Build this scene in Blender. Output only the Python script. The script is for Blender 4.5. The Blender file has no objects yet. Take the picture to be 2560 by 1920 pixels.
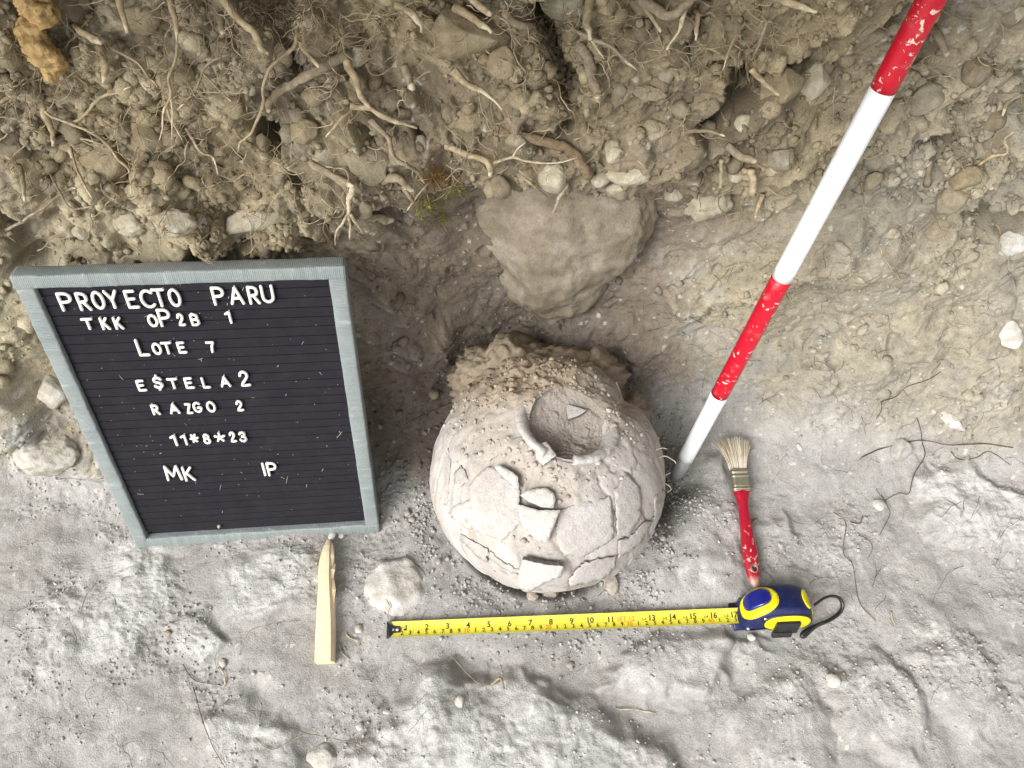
import bpy, bmesh, math, random
import numpy as np
from mathutils import Vector, Matrix, Euler, geometry

# ------------------------------------------------------------------ camera
SC = bpy.context.scene
COL = SC.collection
FPX, CXP, CYP = 1923.0, 1280.0, 960.0          # the photograph's own lens, in its 2560x1920 pixels
PITCH = math.radians(63.0)
CAM = np.array([0.0, 0.0, 0.969])
RGT = np.array([1.0, 0.0, 0.0])
FWD = np.array([0.0, math.cos(PITCH), -math.sin(PITCH)])
DWN = np.array([0.0, -math.sin(PITCH), -math.cos(PITCH)])
cd = bpy.data.cameras.new('camera'); cam = bpy.data.objects.new('camera', cd); COL.objects.link(cam)
cd.sensor_fit = 'HORIZONTAL'; cd.sensor_width = 36.0; cd.lens = 36.0 * FPX / 2560.0
cd.clip_start = 0.01; cd.clip_end = 200.0
cam.location = CAM; cam.rotation_euler = (math.radians(90) - PITCH, 0, 0)
SC.camera = cam

# ------------------------------------------------------------------ sky and sun (soft light from the left, in front of the section)
SUN_AZ, SUN_EL = math.radians(-134.0), math.radians(44.0)     # azimuth from +Y towards +X
wd = bpy.data.worlds.new('World'); SC.world = wd; wd.use_nodes = True
wt = wd.node_tree; wt.nodes.clear()
sky = wt.nodes.new('ShaderNodeTexSky'); sky.sky_type = 'NISHITA'; sky.sun_disc = False
sky.sun_elevation = SUN_EL; sky.sun_rotation = SUN_AZ; sky.dust_density = 4.0; sky.air_density = 1.0
hs = wt.nodes.new('ShaderNodeHueSaturation'); hs.inputs['Saturation'].default_value = 0.10
bg = wt.nodes.new('ShaderNodeBackground'); bg.inputs['Strength'].default_value = 0.15
wo = wt.nodes.new('ShaderNodeOutputWorld')
wt.links.new(sky.outputs[0], hs.inputs['Color']); wt.links.new(hs.outputs[0], bg.inputs['Color']); wt.links.new(bg.outputs[0], wo.inputs['Surface'])
sd = bpy.data.lights.new('sun', 'SUN'); sd.energy = 1.2; sd.angle = math.radians(30); sd.color = (1.0, 0.975, 0.945)
sun = bpy.data.objects.new('sun', sd); COL.objects.link(sun)
sdir = Vector((math.sin(SUN_AZ) * math.cos(SUN_EL), math.cos(SUN_AZ) * math.cos(SUN_EL), math.sin(SUN_EL)))
sun.rotation_euler = sdir.to_track_quat('Z', 'Y').to_euler()
sun.location = sdir * 5
SC.cycles.max_bounces = 6; SC.cycles.diffuse_bounces = 3; SC.cycles.glossy_bounces = 2
SC.view_settings.view_transform = 'Standard'; SC.view_settings.look = 'None'
SC.view_settings.gamma = 1.0; SC.view_settings.use_curve_mapping = False
SC.view_settings.exposure = 1.0

# ------------------------------------------------------------------ helpers
rng = np.random.default_rng(7)
RND = random.Random(11)

def ray(px, py):
    return RGT * ((px - CXP) / FPX) + DWN * ((py - CYP) / FPX) + FWD       # per unit of depth

def project(P):
    d = P - CAM
    z = d @ FWD
    return CXP + FPX * (d @ RGT) / z, CYP + FPX * (d @ DWN) / z, z

def floor_pt(px, py, z=0.0):
    r = ray(px, py); return CAM + r * ((z - CAM[2]) / r[2])

def sstep(a, b, x):
    t = np.clip((x - a) / (b - a), 0, 1); return t * t * (3 - 2 * t)

def _hash(ix, iy, seed):
    h = ix.astype(np.int32).view(np.uint32) * np.uint32(374761393) + iy.astype(np.int32).view(np.uint32) * np.uint32(668265263) + np.uint32((seed * 974711) & 0xffffffff)
    h = (h ^ (h >> np.uint32(13))) * np.uint32(1274126177)
    h = (h ^ (h >> np.uint32(16))) * np.uint32(2246822519)
    return h ^ (h >> np.uint32(15))
_GA = np.arange(256) * (2 * math.pi / 256); _GC, _GS = np.cos(_GA).astype(np.float32), np.sin(_GA).astype(np.float32)

def gnoise(x, y, scale, seed):
    x = x / scale; y = y / scale
    xi = np.floor(x); yi = np.floor(y); fx = x - xi; fy = y - yi
    ux = fx * fx * fx * (fx * (fx * 6 - 15) + 10); uy = fy * fy * fy * (fy * (fy * 6 - 15) + 10)
    def g(ox, oy):
        a = _hash(xi + ox, yi + oy, seed) & np.uint32(255)
        return _GC[a] * (fx - ox) + _GS[a] * (fy - oy)
    a = g(0, 0); b = g(1, 0); c = g(0, 1); d = g(1, 1)
    return 1.5 * ((a + (b - a) * ux) * (1 - uy) + (c + (d - c) * ux) * uy)

def fbm(x, y, scale, seed, octv=4, gain=0.5):
    s = 0.0; a = 1.0
    for o in range(octv):
        s = s + a * gnoise(x, y, scale / 2 ** o, seed + 31 * o); a *= gain
    return s

def domes(x, y, cell, seed, prob=0.8, rmin=0.35, rmax=0.75, flat=0.0):
    """rounded, turned, squarish lumps scattered one to a cell: height as a share of the cell size"""
    gx = x / cell; gy = y / cell
    ci = np.floor(gx); cj = np.floor(gy); out = np.zeros_like(gx)
    for oi in (-1, 0, 1):
        for oj in (-1, 0, 1):
            i = ci + oi; j = cj + oj
            h1 = _hash(i, j, seed) / 4294967296.0; h2 = _hash(i, j, seed + 1) / 4294967296.0
            h3 = _hash(i, j, seed + 2) / 4294967296.0; h4 = _hash(i, j, seed + 3) / 4294967296.0
            h5 = _hash(i, j, seed + 4) / 4294967296.0
            r = rmin + (rmax - rmin) * h3 * h3
            dx = gx - (i + h1); dy = gy - (j + h2)
            a = h4 * math.pi; ca = np.cos(a); sa = np.sin(a)
            ex = np.abs(dx * ca + dy * sa) / (0.75 + 0.5 * h5); ey = np.abs(-dx * sa + dy * ca) * (0.75 + 0.5 * h5)
            d = (ex ** 2.6 + ey ** 2.6) ** (1 / 2.6) / r
            k = np.sqrt(np.clip(1 - d * d, 0, 1))
            if flat: k = np.minimum(k, 1 - flat * h5)
            out = np.maximum(out, k * r * (h5 < prob))
    return out

def new_mesh(name, V, F, smooth=True):
    me = bpy.data.meshes.new(name)
    V = np.asarray(V, dtype=np.float32)
    if isinstance(F, np.ndarray):
        n = F.shape[1]; me.vertices.add(len(V)); me.vertices.foreach_set('co', V.ravel())
        me.loops.add(F.size); me.loops.foreach_set('vertex_index', F.ravel().astype(np.int32))
        me.polygons.add(len(F)); me.polygons.foreach_set('loop_start', np.arange(0, F.size, n, dtype=np.int32))
        me.polygons.foreach_set('loop_total', np.full(len(F), n, dtype=np.int32))
        me.update(calc_edges=True)
    else:
        me.from_pydata([tuple(map(float, v)) for v in V], [], [tuple(map(int, f)) for f in F])
    if smooth: me.polygons.foreach_set('use_smooth', np.ones(len(me.polygons), dtype=bool))
    me.update()
    return me

def obj(name, me, mat=None, parent=None, label=None, cat=None, group=None, kind=None):
    o = bpy.data.objects.new(name, me); COL.objects.link(o)
    if me is not None and mat is not None and len(me.materials) == 0:
        for m in (mat if isinstance(mat, (list, tuple)) else [mat]): me.materials.append(m)
    if parent is not None: o.parent = parent
    if label: o['label'] = label
    if cat: o['category'] = cat
    if group: o['group'] = group
    if kind: o['kind'] = kind
    return o

def empty(name, M, label, cat, group=None):
    o = obj(name, None, label=label, cat=cat, group=group)
    o.matrix_world = M; o.empty_display_size = 0.02
    return o

def frame(origin, x, y, z):
    M = Matrix.Identity(4)
    for i, v in enumerate((x, y, z)):
        for k in range(3): M[k][i] = float(v[k])
    for k in range(3): M[k][3] = float(origin[k])
    return M

def unit(v): v = np.asarray(v, float); return v / np.linalg.norm(v)

def catmull(P, n):
    P = np.asarray(P, float)
    if len(P) == 2: t = np.linspace(0, 1, n)[:, None]; return P[0] * (1 - t) + P[1] * t
    Q = np.vstack([2 * P[0] - P[1], P, 2 * P[-1] - P[-2]])
    t = np.linspace(0, len(P) - 1 - 1e-9, n); i = t.astype(int); f = (t - i)[:, None]
    a, b, c, d = Q[i], Q[i + 1], Q[i + 2], Q[i + 3]
    return 0.5 * (2 * b + (c - a) * f + (2 * a - 5 * b + 4 * c - d) * f ** 2 + (3 * b - a - 3 * c + d) * f ** 3)

def tube(P, R, sides=6, flat=1.0, up=None, caps=True):
    """a tapering tube along the points P with radii R -> verts, quads (as lists)"""
    P = np.asarray(P, float); R = np.broadcast_to(np.asarray(R, float), (len(P),))
    T = np.gradient(P, axis=0); T /= np.linalg.norm(T, axis=1)[:, None] + 1e-12
    n = np.array([0.0, 0.0, 1.0]) if up is None else np.asarray(up, float)
    if abs(n @ T[0]) > 0.95: n = np.array([1.0, 0.3, 0.0])
    V = []; N = n
    ang = np.arange(sides) * 2 * math.pi / sides
    for p, t, r in zip(P, T, R):
        N = N - t * (N @ t); N /= np.linalg.norm(N) + 1e-12; B = np.cross(t, N)
        V.append(p + r * (np.cos(ang)[:, None] * N * flat + np.sin(ang)[:, None] * B))
    V = np.vstack(V); F = []
    m = len(P)
    for k in range(m - 1):
        for s in range(sides):
            s2 = (s + 1) % sides
            F.append((k * sides + s, k * sides + s2, (k + 1) * sides + s2, (k + 1) * sides + s))
    if caps: F.append(tuple(range(sides - 1, -1, -1))); F.append(tuple((m - 1) * sides + s for s in range(sides)))
    return V, F

class Bag:
    def __init__(s): s.V = []; s.F = []; s.n = 0; s.mi = []
    def add(s, V, F, mi=0):
        V = np.asarray(V, float); s.V.append(V); s.F += [tuple(i + s.n for i in f) for f in F]; s.n += len(V); s.mi += [mi] * len(F)
    def mesh(s, name, smooth=True, mats=None):
        me = new_mesh(name, np.vstack(s.V), s.F, smooth)
        if mats:
            for m in mats: me.materials.append(m)
        if any(s.mi) and len(me.polygons) == len(s.mi): me.polygons.foreach_set('material_index', np.array(s.mi, dtype=np.int32))
        return me

def box_loft(sections, close=True):
    """rings of equal length -> skin with caps"""
    V = np.vstack(sections); n = len(sections[0]); F = []
    for k in range(len(sections) - 1):
        for s in range(n):
            s2 = (s + 1) % n; F.append((k * n + s, k * n + s2, (k + 1) * n + s2, (k + 1) * n + s))
    if close: F.append(tuple(range(n - 1, -1, -1))); F.append(tuple((len(sections) - 1) * n + s for s in range(n)))
    return V, F

def rrect(w, h, r, seg=3):
    """rounded rectangle outline centred on 0"""
    out = []
    for cx, cy, a0 in ((w / 2 - r, h / 2 - r, 0), (-w / 2 + r, h / 2 - r, 90), (-w / 2 + r, -h / 2 + r, 180), (w / 2 - r, -h / 2 + r, 270)):
        for k in range(seg + 1):
            a = math.radians(a0 + 90 * k / seg); out.append((cx + r * math.cos(a), cy + r * math.sin(a)))
    return np.array(out)

# ------------------------------------------------------------------ materials
def S(c):
    return tuple(((v / 255) / 12.92 if v / 255 <= 0.04045 else ((v / 255 + 0.055) / 1.055) ** 2.4) for v in c) + (1.0,)

class NT:
    def __init__(s, name):
        s.m = bpy.data.materials.new(name); s.m.use_nodes = True; s.t = s.m.node_tree; s.t.nodes.clear()
        s.out = s.t.nodes.new('ShaderNodeOutputMaterial'); s.b = s.t.nodes.new('ShaderNodeBsdfPrincipled')
        s.t.links.new(s.b.outputs[0], s.out.inputs[0]); s.co = None
    def n(s, ty, **kw):
        nd = s.t.nodes.new('ShaderNode' + ty)
        for k, v in kw.items():
            if hasattr(nd, k): setattr(nd, k, v)
        return nd
    def put(s, sock, v):
        if isinstance(v, bpy.types.NodeSocket): s.t.links.new(v, sock)
        else: sock.default_value = v
    def coord(s, kind='Object'):
        if s.co is None: s.co = s.n('TexCoord').outputs[kind]
        return s.co
    def noise(s, scale, detail=4, rough=0.6, dist=0.0, vec=None, col=False):
        nd = s.n('TexNoise'); s.put(nd.inputs['Vector'], vec or s.coord()); nd.inputs['Scale'].default_value = scale
        nd.inputs['Detail'].default_value = detail; nd.inputs['Roughness'].default_value = rough; nd.inputs['Distortion'].default_value = dist
        return nd.outputs['Color' if col else 'Fac']
    def voro(s, scale, feat='F1', vec=None, out='Distance', rnd=1.0):
        nd = s.n('TexVoronoi', feature=feat); s.put(nd.inputs['Vector'], vec or s.coord()); nd.inputs['Scale'].default_value = scale
        nd.inputs['Randomness'].default_value = rnd
        return nd.outputs[out]
    def ramp(s, f, a, b, va=0.0, vb=1.0):
        nd = s.n('MapRange'); nd.interpolation_type = 'SMOOTHSTEP'
        s.put(nd.inputs['Value'], f); s.put(nd.inputs['From Min'], a); s.put(nd.inputs['From Max'], b); s.put(nd.inputs['To Min'], va); s.put(nd.inputs['To Max'], vb)
        return nd.outputs['Result']
    def math(s, op, a, b=0.0, c=0.0):
        nd = s.n('Math', operation=op); s.put(nd.inputs[0], a); s.put(nd.inputs[1], b)
        if op in ('MULTIPLY_ADD',): s.put(nd.inputs[2], c)
        return nd.outputs[0]
    def mix(s, f, a, b, blend='MIX'):
        nd = s.n('Mix', data_type='RGBA', blend_type=blend); s.put(nd.inputs['Factor'], f); s.put(nd.inputs['A'], a) if False else None
        s.put(nd.inputs[6], a); s.put(nd.inputs[7], b); return nd.outputs[2]
    def attr(s, name):
        nd = s.n('Attribute', attribute_name=name); return nd.outputs['Fac']
    def vcol(s, name):
        nd = s.n('Attribute', attribute_name=name); return nd.outputs['Color']
    def bump(s, h, strength=0.5, dist=0.002, normal=None):
        nd = s.n('Bump'); nd.inputs['Strength'].default_value = strength; nd.inputs['Distance'].default_value = dist
        s.put(nd.inputs['Height'], h)
        if normal is not None: s.put(nd.inputs['Normal'], normal)
        return nd.outputs[0]
    def done(s, col, rough=0.9, nrm=None, spec=0.2, metal=0.0, coat=0.0):
        s.put(s.b.inputs['Base Color'], col); s.put(s.b.inputs['Roughness'], rough)
        s.b.inputs['Specular IOR Level'].default_value = spec; s.put(s.b.inputs['Metallic'], metal); s.b.inputs['Coat Weight'].default_value = coat
        if nrm is not None: s.put(s.b.inputs['Normal'], nrm)
        return s.m

def soil_material(name):
    """one earth for floor, section, mounds and grains; its strata and stains come with the surface as the attribute col"""
    t = NT(name)
    c = t.vcol('col'); fine = t.noise(420, 2, 0.7); g = t.voro(520)
    c = t.mix(t.ramp(fine, 0.30, 0.62), t.mix(1.0, c, (0.80, 0.785, 0.765, 1), 'MULTIPLY'), c)
    h = t.math('SUBTRACT', fine, t.math('MULTIPLY', g, 0.45))
    return t.done(c, 0.95, t.bump(h, 0.42, 0.0020), 0.1)

SOIL = soil_material('soil')

# ------------------------------------------------------------------ the trench: floor and section as one continuous displaced sheet
ST = np.array([-6.0, -1.2, -0.55, -0.25, -0.13, 0.0, 0.12, 0.25, 0.38, 0.6, 1.2, 6.0])
_l = [(.28, 0), (.37, .015), (.41, .12), (.45, .26), (.475, .37), (.485, .42), (.54, .58), (.60, .80)]
PR = [_l, _l,
      [(.27, 0), (.35, .015), (.395, .12), (.44, .26), (.465, .37), (.475, .42), (.53, .58), (.59, .80)],
      [(.28, 0), (.37, .015), (.415, .12), (.46, .26), (.480, .37), (.485, .42), (.53, .58), (.59, .80)],
      [(.34, 0), (.44, .015), (.500, .12), (.525, .26), (.520, .355), (.485, .41), (.53, .58), (.59, .80)],
      [(.40, 0), (.50, .020), (.555, .12), (.575, .26), (.565, .36), (.500, .41), (.535, .58), (.60, .80)],
      [(.41, 0), (.50, .025), (.555, .12), (.575, .26), (.565, .36), (.500, .405), (.54, .58), (.60, .80)],
      [(.38, 0), (.47, .03), (.53, .13), (.56, .26), (.555, .355), (.505, .41), (.545, .58), (.60, .80)],
      [(.36, .005), (.44, .05), (.50, .15), (.535, .27), (.545, .36), (.525, .42), (.555, .58), (.61, .80)],
      [(.33, .01), (.40, .06), (.46, .16), (.505, .27), (.53, .36), (.545, .42), (.575, .58), (.62, .80)],
      [(.33, .01), (.40, .06), (.46, .16), (.505, .27), (.53, .36), (.545, .42), (.575, .58), (.62, .80)],
      [(.33, .01), (.40, .06), (.46, .16), (.505, .27), (.53, .36), (.545, .42), (.575, .58), (.62, .80)]]
CTRL = np.array([[(-9.0, 0), (-.9, 0), (-.2, 0), (.12, 0)] + p + [(p[-1][0] + .05, .90), (p[-1][0] + .5, .96), (12.0, 1.0)] for p in PR])   # stations x points x 2
xs_mid = np.arange(-0.70, 0.70, 0.00176)
xs_out = 0.70 + np.cumsum(np.concatenate([np.full(55, .0055), 0.007 * 1.16 ** np.arange(40)]))
XS = np.concatenate([-xs_out[::-1], xs_mid, xs_out]); XS = XS[(XS > -9) & (XS < 9)]
# smooth the stations along x
xf = np.linspace(-9, 9, 3601); sm = np.exp(-0.5 * (np.arange(-30, 31) / 9.0) ** 2); sm /= sm.sum()
K = CTRL.shape[1]
PX = np.zeros((len(XS), K, 2))
for k in range(K):
    for d in range(2):
        v = np.interp(xf, ST, CTRL[:, k, d]); v = np.convolve(np.pad(v, 30, mode='edge'), sm, mode='valid')
        PX[:, k, d] = np.interp(XS, xf, v)
# rows: a spacing that is fine where the camera looks
def col_curve(P, t):
    Q = np.concatenate([2 * P[:, :1] - P[:, 1:2], P, 2 * P[:, -1:] - P[:, -2:-1]], axis=1)
    i = np.minimum(t.astype(int), K - 2); f = (t - i)[None, :, None]
    a, b, c, d = Q[:, i], Q[:, i + 1], Q[:, i + 2], Q[:, i + 3]
    return 0.5 * (2 * b + (c - a) * f + (2 * a - 5 * b + 4 * c - d) * f ** 2 + (3 * b - a - 3 * c + d) * f ** 3)
tf = np.linspace(0, K - 1, 6001); cc = col_curve(PX[len(XS) // 2:len(XS) // 2 + 1], tf)[0]
sl = np.concatenate([[0], np.cumsum(np.linalg.norm(np.diff(cc, axis=0), axis=1))])
s0 = np.interp(np.argmin(np.abs(cc[:3000, 0] - (-0.08))), np.arange(6001), sl)     # arc length where the dense part begins
s_base = sl[np.searchsorted(tf, 5.0)]; s_top = sl[np.searchsorted(tf, 10.45)]
rows = [np.arange(s0, s_base, 0.0018), np.arange(s_base, s_top, 0.00146)]
pre = s0 - np.cumsum(np.concatenate([np.full(62, .0055), 0.007 * 1.15 ** np.arange(45)])); pre = pre[pre > 0][::-1]
post = s_top + np.cumsum(0.0025 * 1.13 ** np.arange(52)); post = post[post < sl[-1]]
SV = np.concatenate([[0.0], pre, rows[0], rows[1], post, [sl[-1]]])
NR, NC = len(SV), len(XS)
TV = np.interp(SV, sl, tf)
CV = col_curve(PX, TV)                                   # NC x NR x 2
B = np.zeros((NR, NC, 3)); B[..., 0] = XS[None, :]; B[..., 1] = CV[..., 0].T; B[..., 2] = CV[..., 1].T
def grid_normals(P):
    du = np.gradient(P, axis=1); dv = np.gradient(P, axis=0); n = np.cross(du, dv); return n / (np.linalg.norm(n, axis=2, keepdims=True) + 1e-12)
BN = grid_normals(B)
X = B[..., 0].astype(np.float32); _cs = np.concatenate([np.zeros((1, NC)), np.cumsum(np.linalg.norm(np.diff(B, axis=0), axis=2), axis=0)])
SG = (_cs - _cs[int(np.searchsorted(SV, s0 + .01))][None, :]).astype(np.float32)        # each column's own arc length, so the grain is not stretched
Yw = B[..., 1]; Zw = B[..., 2]
wx = X + 0.010 * gnoise(X, SG, 0.05, 91); ws = SG + 0.010 * gnoise(X, SG, 0.05, 92)
wallm = sstep(4.2, 5.6, TV)[:, None] + 0 * X              # 0 floor, 1 section
lipz = 0.355 + 0.03 * np.sin(X * 9) + 0.05 * gnoise(X, SG, 0.16, 5)
lipz = lipz - 0.05 * sstep(0.3, 0.65, X) - 0.05 * sstep(-0.35, -0.6, X)
top = sstep(-0.05, 0.05, Zw - lipz)
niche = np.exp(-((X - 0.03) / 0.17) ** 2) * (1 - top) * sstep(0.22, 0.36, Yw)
damp_shade = np.clip(np.exp(-((X - 0.03) / 0.25) ** 4) * sstep(0.27, 0.40, Yw) * (1 - sstep(0.10, 0.5, Zw - lipz + 0.1)), 0, 1)
damp_shade = damp_shade * (1 - 0.42 * sstep(0.10, 0.22, X))
# ---- limestone ledges and rocks of the floor: outlines in the photograph, laid on the ground plane
def poly_sd(poly, x, y):
    d = np.full(x.shape, 1e9); ins = np.zeros(x.shape, bool)
    n = len(poly)
    for i in range(n):
        ax, ay = poly[i]; bx, by = poly[(i + 1) % n]
        ex, ey = bx - ax, by - ay; t = np.clip(((x - ax) * ex + (y - ay) * ey) / (ex * ex + ey * ey), 0, 1)
        d = np.minimum(d, np.hypot(x - ax - t * ex, y - ay - t * ey))
        ins ^= ((ay > y) != (by > y)) & (x < (bx - ax) * (y - ay) / (by - ay + 1e-12) + ax)
    return np.where(ins, -d, d)
disp = np.zeros_like(X)
lime = 0.16 + 0.30 * np.clip(fbm(X, SG, 0.13, 61, 3), -1, 1) * (1 - top)
FM = (Yw < 0.5) & (Yw > -0.5) & (np.abs(X) < 0.9)
FX, FY = wx[FM], (Yw + (ws - SG))[FM]
FX = FX + 0.006 * gnoise(FX, FY, 0.018, 33); FY = FY + 0.006 * gnoise(FX, FY, 0.018, 34)
LEDGES = [  # outline px, height, edge softness, lime
    ([(905, 2100), (880, 1900), (1000, 1790), (1075, 1700), (1190, 1690), (1330, 1725), (1480, 1790), (1580, 1850), (1660, 1900), (1700, 2000), (1500, 2100)], 0.028, 0.026, 0.85),
    ([(1500, 1700), (1600, 1610), (1690, 1565), (1790, 1570), (1812, 1610), (1800, 1690), (1730, 1720), (1600, 1740)], 0.018, 0.012, 0.6),
    ([(1830, 1600), (1890, 1590), (1912, 1630), (1890, 1660), (1840, 1650)], 0.010, 0.010, 0.5),
    ([(2290, 1190), (2400, 1180), (2480, 1230), (2600, 1270), (2700, 1420), (2480, 1380), (2330, 1330)], 0.014, 0.012, 0.9),
    ([(2080, 1690), (2170, 1640), (2290, 1710), (2310, 1820), (2250, 1900), (2120, 1830)], 0.014, 0.016, 0.5),
    ([(2300, 1640), (2420, 1600), (2500, 1760), (2420, 1860), (2330, 1760)], 0.010, 0.016, 0.35),
    ([(1850, 1760), (1990, 1700), (2060, 1790), (2040, 1950), (1860, 1950)], 0.010, 0.018, 0.35),
    ([(120, 1500), (300, 1440), (420, 1500), (330, 1640), (180, 1700), (60, 1650)], 0.007, 0.020, 0.75),
    ([(250, 1350), (420, 1340), (430, 1480), (300, 1560), (230, 1460)], 0.006, 0.018, 0.7),
    ([(560, 1430), (680, 1370), (790, 1390), (800, 1500), (660, 1560), (560, 1520)], 0.006, 0.016, 0.75),
    ([(440, 1560), (520, 1540), (560, 1600), (500, 1650), (430, 1620)], 0.010, 0.012, 0.8),
    ([(520, 1810), (640, 1790), (740, 1850), (760, 1960), (560, 1990)], 0.012, 0.018, 0.7),
    ([(1690, 1190), (1790, 1150), (1830, 1260), (1850, 1420), (1790, 1540), (1690, 1560), (1620, 1480), (1660, 1330)], 0.014, 0.022, 0.45),
    ([(1900, 1330), (1960, 1290), (1990, 1340), (1940, 1400)], 0.010, 0.012, 0.35),
    ([(30, 1080), (150, 1050), (210, 1110), (180, 1180), (60, 1190)], 0.020, 0.016, 0.9),
    ([(60, 960), (150, 940), (190, 990), (130, 1020)], 0.016, 0.012, 1.0),
]
acc = np.zeros(FX.shape); lacc = np.zeros(FX.shape)
for poly, hgt, soft, lm in LEDGES:
    pp = [tuple(floor_pt(a, b)[:2]) for a, b in poly]
    sd_ = poly_sd(pp, FX, FY)
    k = sstep(soft, -soft * 0.35, sd_)
    acc = np.maximum(acc, hgt * (k * 0.75 + 0.25 * sstep(0.0, -0.07, sd_))); lacc = np.maximum(lacc, lm * sstep(soft * .8, -soft * .6, sd_))
disp[FM] += acc; lime[FM] = np.maximum(lime[FM], lime[FM] * 0.3 + lacc * 0.8)
# hollow with roots behind the big ledge
for a, b, r, dp in ((1165, 1690, .030, .012), (1250, 1705, .022, .012), (1720, 1195, .022, .03), (1655, 1180, .04, .025), (930, 1330, .07, .012), (640, 1725, .012, .008)):
    p = floor_pt(a, b); disp -= dp * np.exp(-(((X - p[0]) ** 2 + (Yw - p[1]) ** 2) / r ** 2)) * (1 - top)
# ---- relief
flr = 1 - wallm
gran = sstep(-0.1, 0.45, fbm(X, SG, 0.12, 71, 3)) * (1 - 0.6 * sstep(0.35, 0.7, lime))      # where loose crumbs lie
rub = top * (0.6 + 0.4 * sstep(-0.3, 0.4, gnoise(X, SG, 0.22, 72)))
rub = np.maximum(rub, wallm * (0.22 + 0.35 * sstep(0.0, 0.4, gnoise(X, SG, 0.09, 73)) * sstep(0.0, 0.15, lipz - 0.12 - Zw + 0.25)) * (1 - 0.5 * niche))
disp += flr * (0.008 * fbm(X, SG, 0.16, 1, 3) + 0.0012 * fbm(wx, ws, 0.03, 2, 3, 0.5) + 0.0032 * np.abs(fbm(wx, ws, 0.07, 6, 3)))
disp += wallm * (0.026 * fbm(X, SG, 0.17, 3, 3) * (1 - 0.4 * niche) + 0.005 * fbm(wx, ws, 0.05, 4, 3, 0.5))
rw = int(np.searchsorted(TV, 3.9))
def wdomes(*a):
    o_ = np.zeros_like(X); o_[rw:] = domes(wx[rw:], ws[rw:], *a); return o_
d1 = wdomes(0.062, 100, 0.40, 0.30, 0.62, 0.5); d2 = wdomes(0.031, 200, 0.60, 0.28, 0.65, 0.4)
d3 = domes(wx, ws, 0.0150, 300, 0.72, 0.28, 0.68); d4 = domes(wx, ws, 0.0078, 400, 0.8); d5 = domes(X, SG, 0.0045, 500, 0.85)
disp += rub * 0.062 * 0.75 * d1 + rub * 0.031 * 0.95 * d2
disp += (1.05 * rub + 0.05 * flr) * 0.0150 * 0.9 * d3
disp += (0.75 * rub + 0.16 * gran * flr + 0.05 * flr + 0.05 * wallm) * 0.0078 * 0.9 * d4
disp += (0.55 * rub + 0.38 * gran * flr + 0.10 + 0.10 * wallm) * 0.0045 * d5
lmk = sstep(0.30, 0.75, lime) * flr
disp += lmk * (0.0026 * np.abs(fbm(wx, ws, 0.030, 55, 4, 0.55)) + 0.0007 * fbm(X, SG, 0.008, 56, 3, 0.6) + 0.0030 * domes(wx, ws, 0.020, 700, 0.45, 0.3, 0.7, 0.5))
# pits and hollows in the section
pit = sstep(0.34, 0.80, fbm(wx, ws, 0.075, 46, 3)); disp -= top * 0.060 * pit
pit2 = sstep(0.50, 0.8, fbm(wx, ws, 0.03, 47, 2)); disp -= wallm * 0.006 * pit2
# ---- colour of the earth: grey floor, white limestone, tan section, dark humic top, moist brown hollow with shade painted in
def mixc(a, b, f): return a + (np.asarray(b) - a) * f[..., None]
n1 = fbm(X, SG, 0.11, 81, 4); n2 = fbm(wx, ws, 0.03, 82, 4, 0.6); n3 = fbm(X, SG, 0.009, 83, 3, 0.6); n4 = fbm(X, SG, 0.30, 84, 2)
C = np.ones(X.shape + (3,)) * np.array([0.362, 0.350, 0.331])
C = mixc(C, (0.322, 0.308, 0.286), sstep(-0.2, 0.6, n1) * 0.7)
lm = sstep(0.28, 0.85, lime + 0.30 * n2 + 0.12 * n1)
C = mixc(C, (0.505, 0.497, 0.475), lm * 0.82)
tanw = sstep(0.00 - .05 * sstep(.1, .3, X), 0.24 - .08 * sstep(.1, .3, X), Zw + 0.10 * n1 + 0.05 * n2 + 0.05 * sstep(-.2, -.6, X)) * wallm
C = mixc(C, (0.318, 0.272, 0.172), tanw * (0.85 - 0.25 * sstep(0.0, 0.5, n4)))
dk = sstep(-0.10, 0.12, Zw - lipz + 0.10 * n1 + 0.05 * n2)
C = mixc(C, (0.300, 0.250, 0.156), dk * 0.92)
C = mixc(C, (0.175, 0.143, 0.096), sstep(0.0, 0.45, n1 + 0.5 * n2) * dk * 0.8)
C = mixc(C, (0.330, 0.290, 0.215), sstep(0.05, 0.5, n4 + 0.3 * n2) * dk * 0.55)
gw = sstep(.22, .42, X) * wallm * (.5 + .35 * sstep(-.3, .4, n1)); C = mixc(C, (0.282, 0.262, 0.215), gw)
dw = sstep(0.15, 0.75, damp_shade + 0.25 * n1 + 0.15 * n2)
C = mixc(C, (0.168, 0.136, 0.108), dw * 0.85 * (1 - 0.6 * dk))  # moist brown earth, darkened further to paint in the hollow's shade
lump = np.clip(1.7 * d2 * rub + 1.5 * d3 * (rub + 0.1), 0, 1)
C = C * (1 + 0.30 * (lump - 0.3))[..., None]                                # paler on raised lumps, darker between them
C = C * (1 + (0.16 - .07 * flr) * n3 + (0.14 - .06 * flr) * n2)[..., None]
COLB = np.clip(C, 0.02, 0.8).copy()
hsh = _hash(np.floor(X / 0.0045), np.floor(SG / 0.0045), 777) / 4294967296.0
C = mixc(C, (0.55, 0.53, 0.47), ((hsh > 0.972) & (d5 > 0.32)) * 0.6)        # lime specks
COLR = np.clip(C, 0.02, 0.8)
V = B + BN * disp[..., None]
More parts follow.
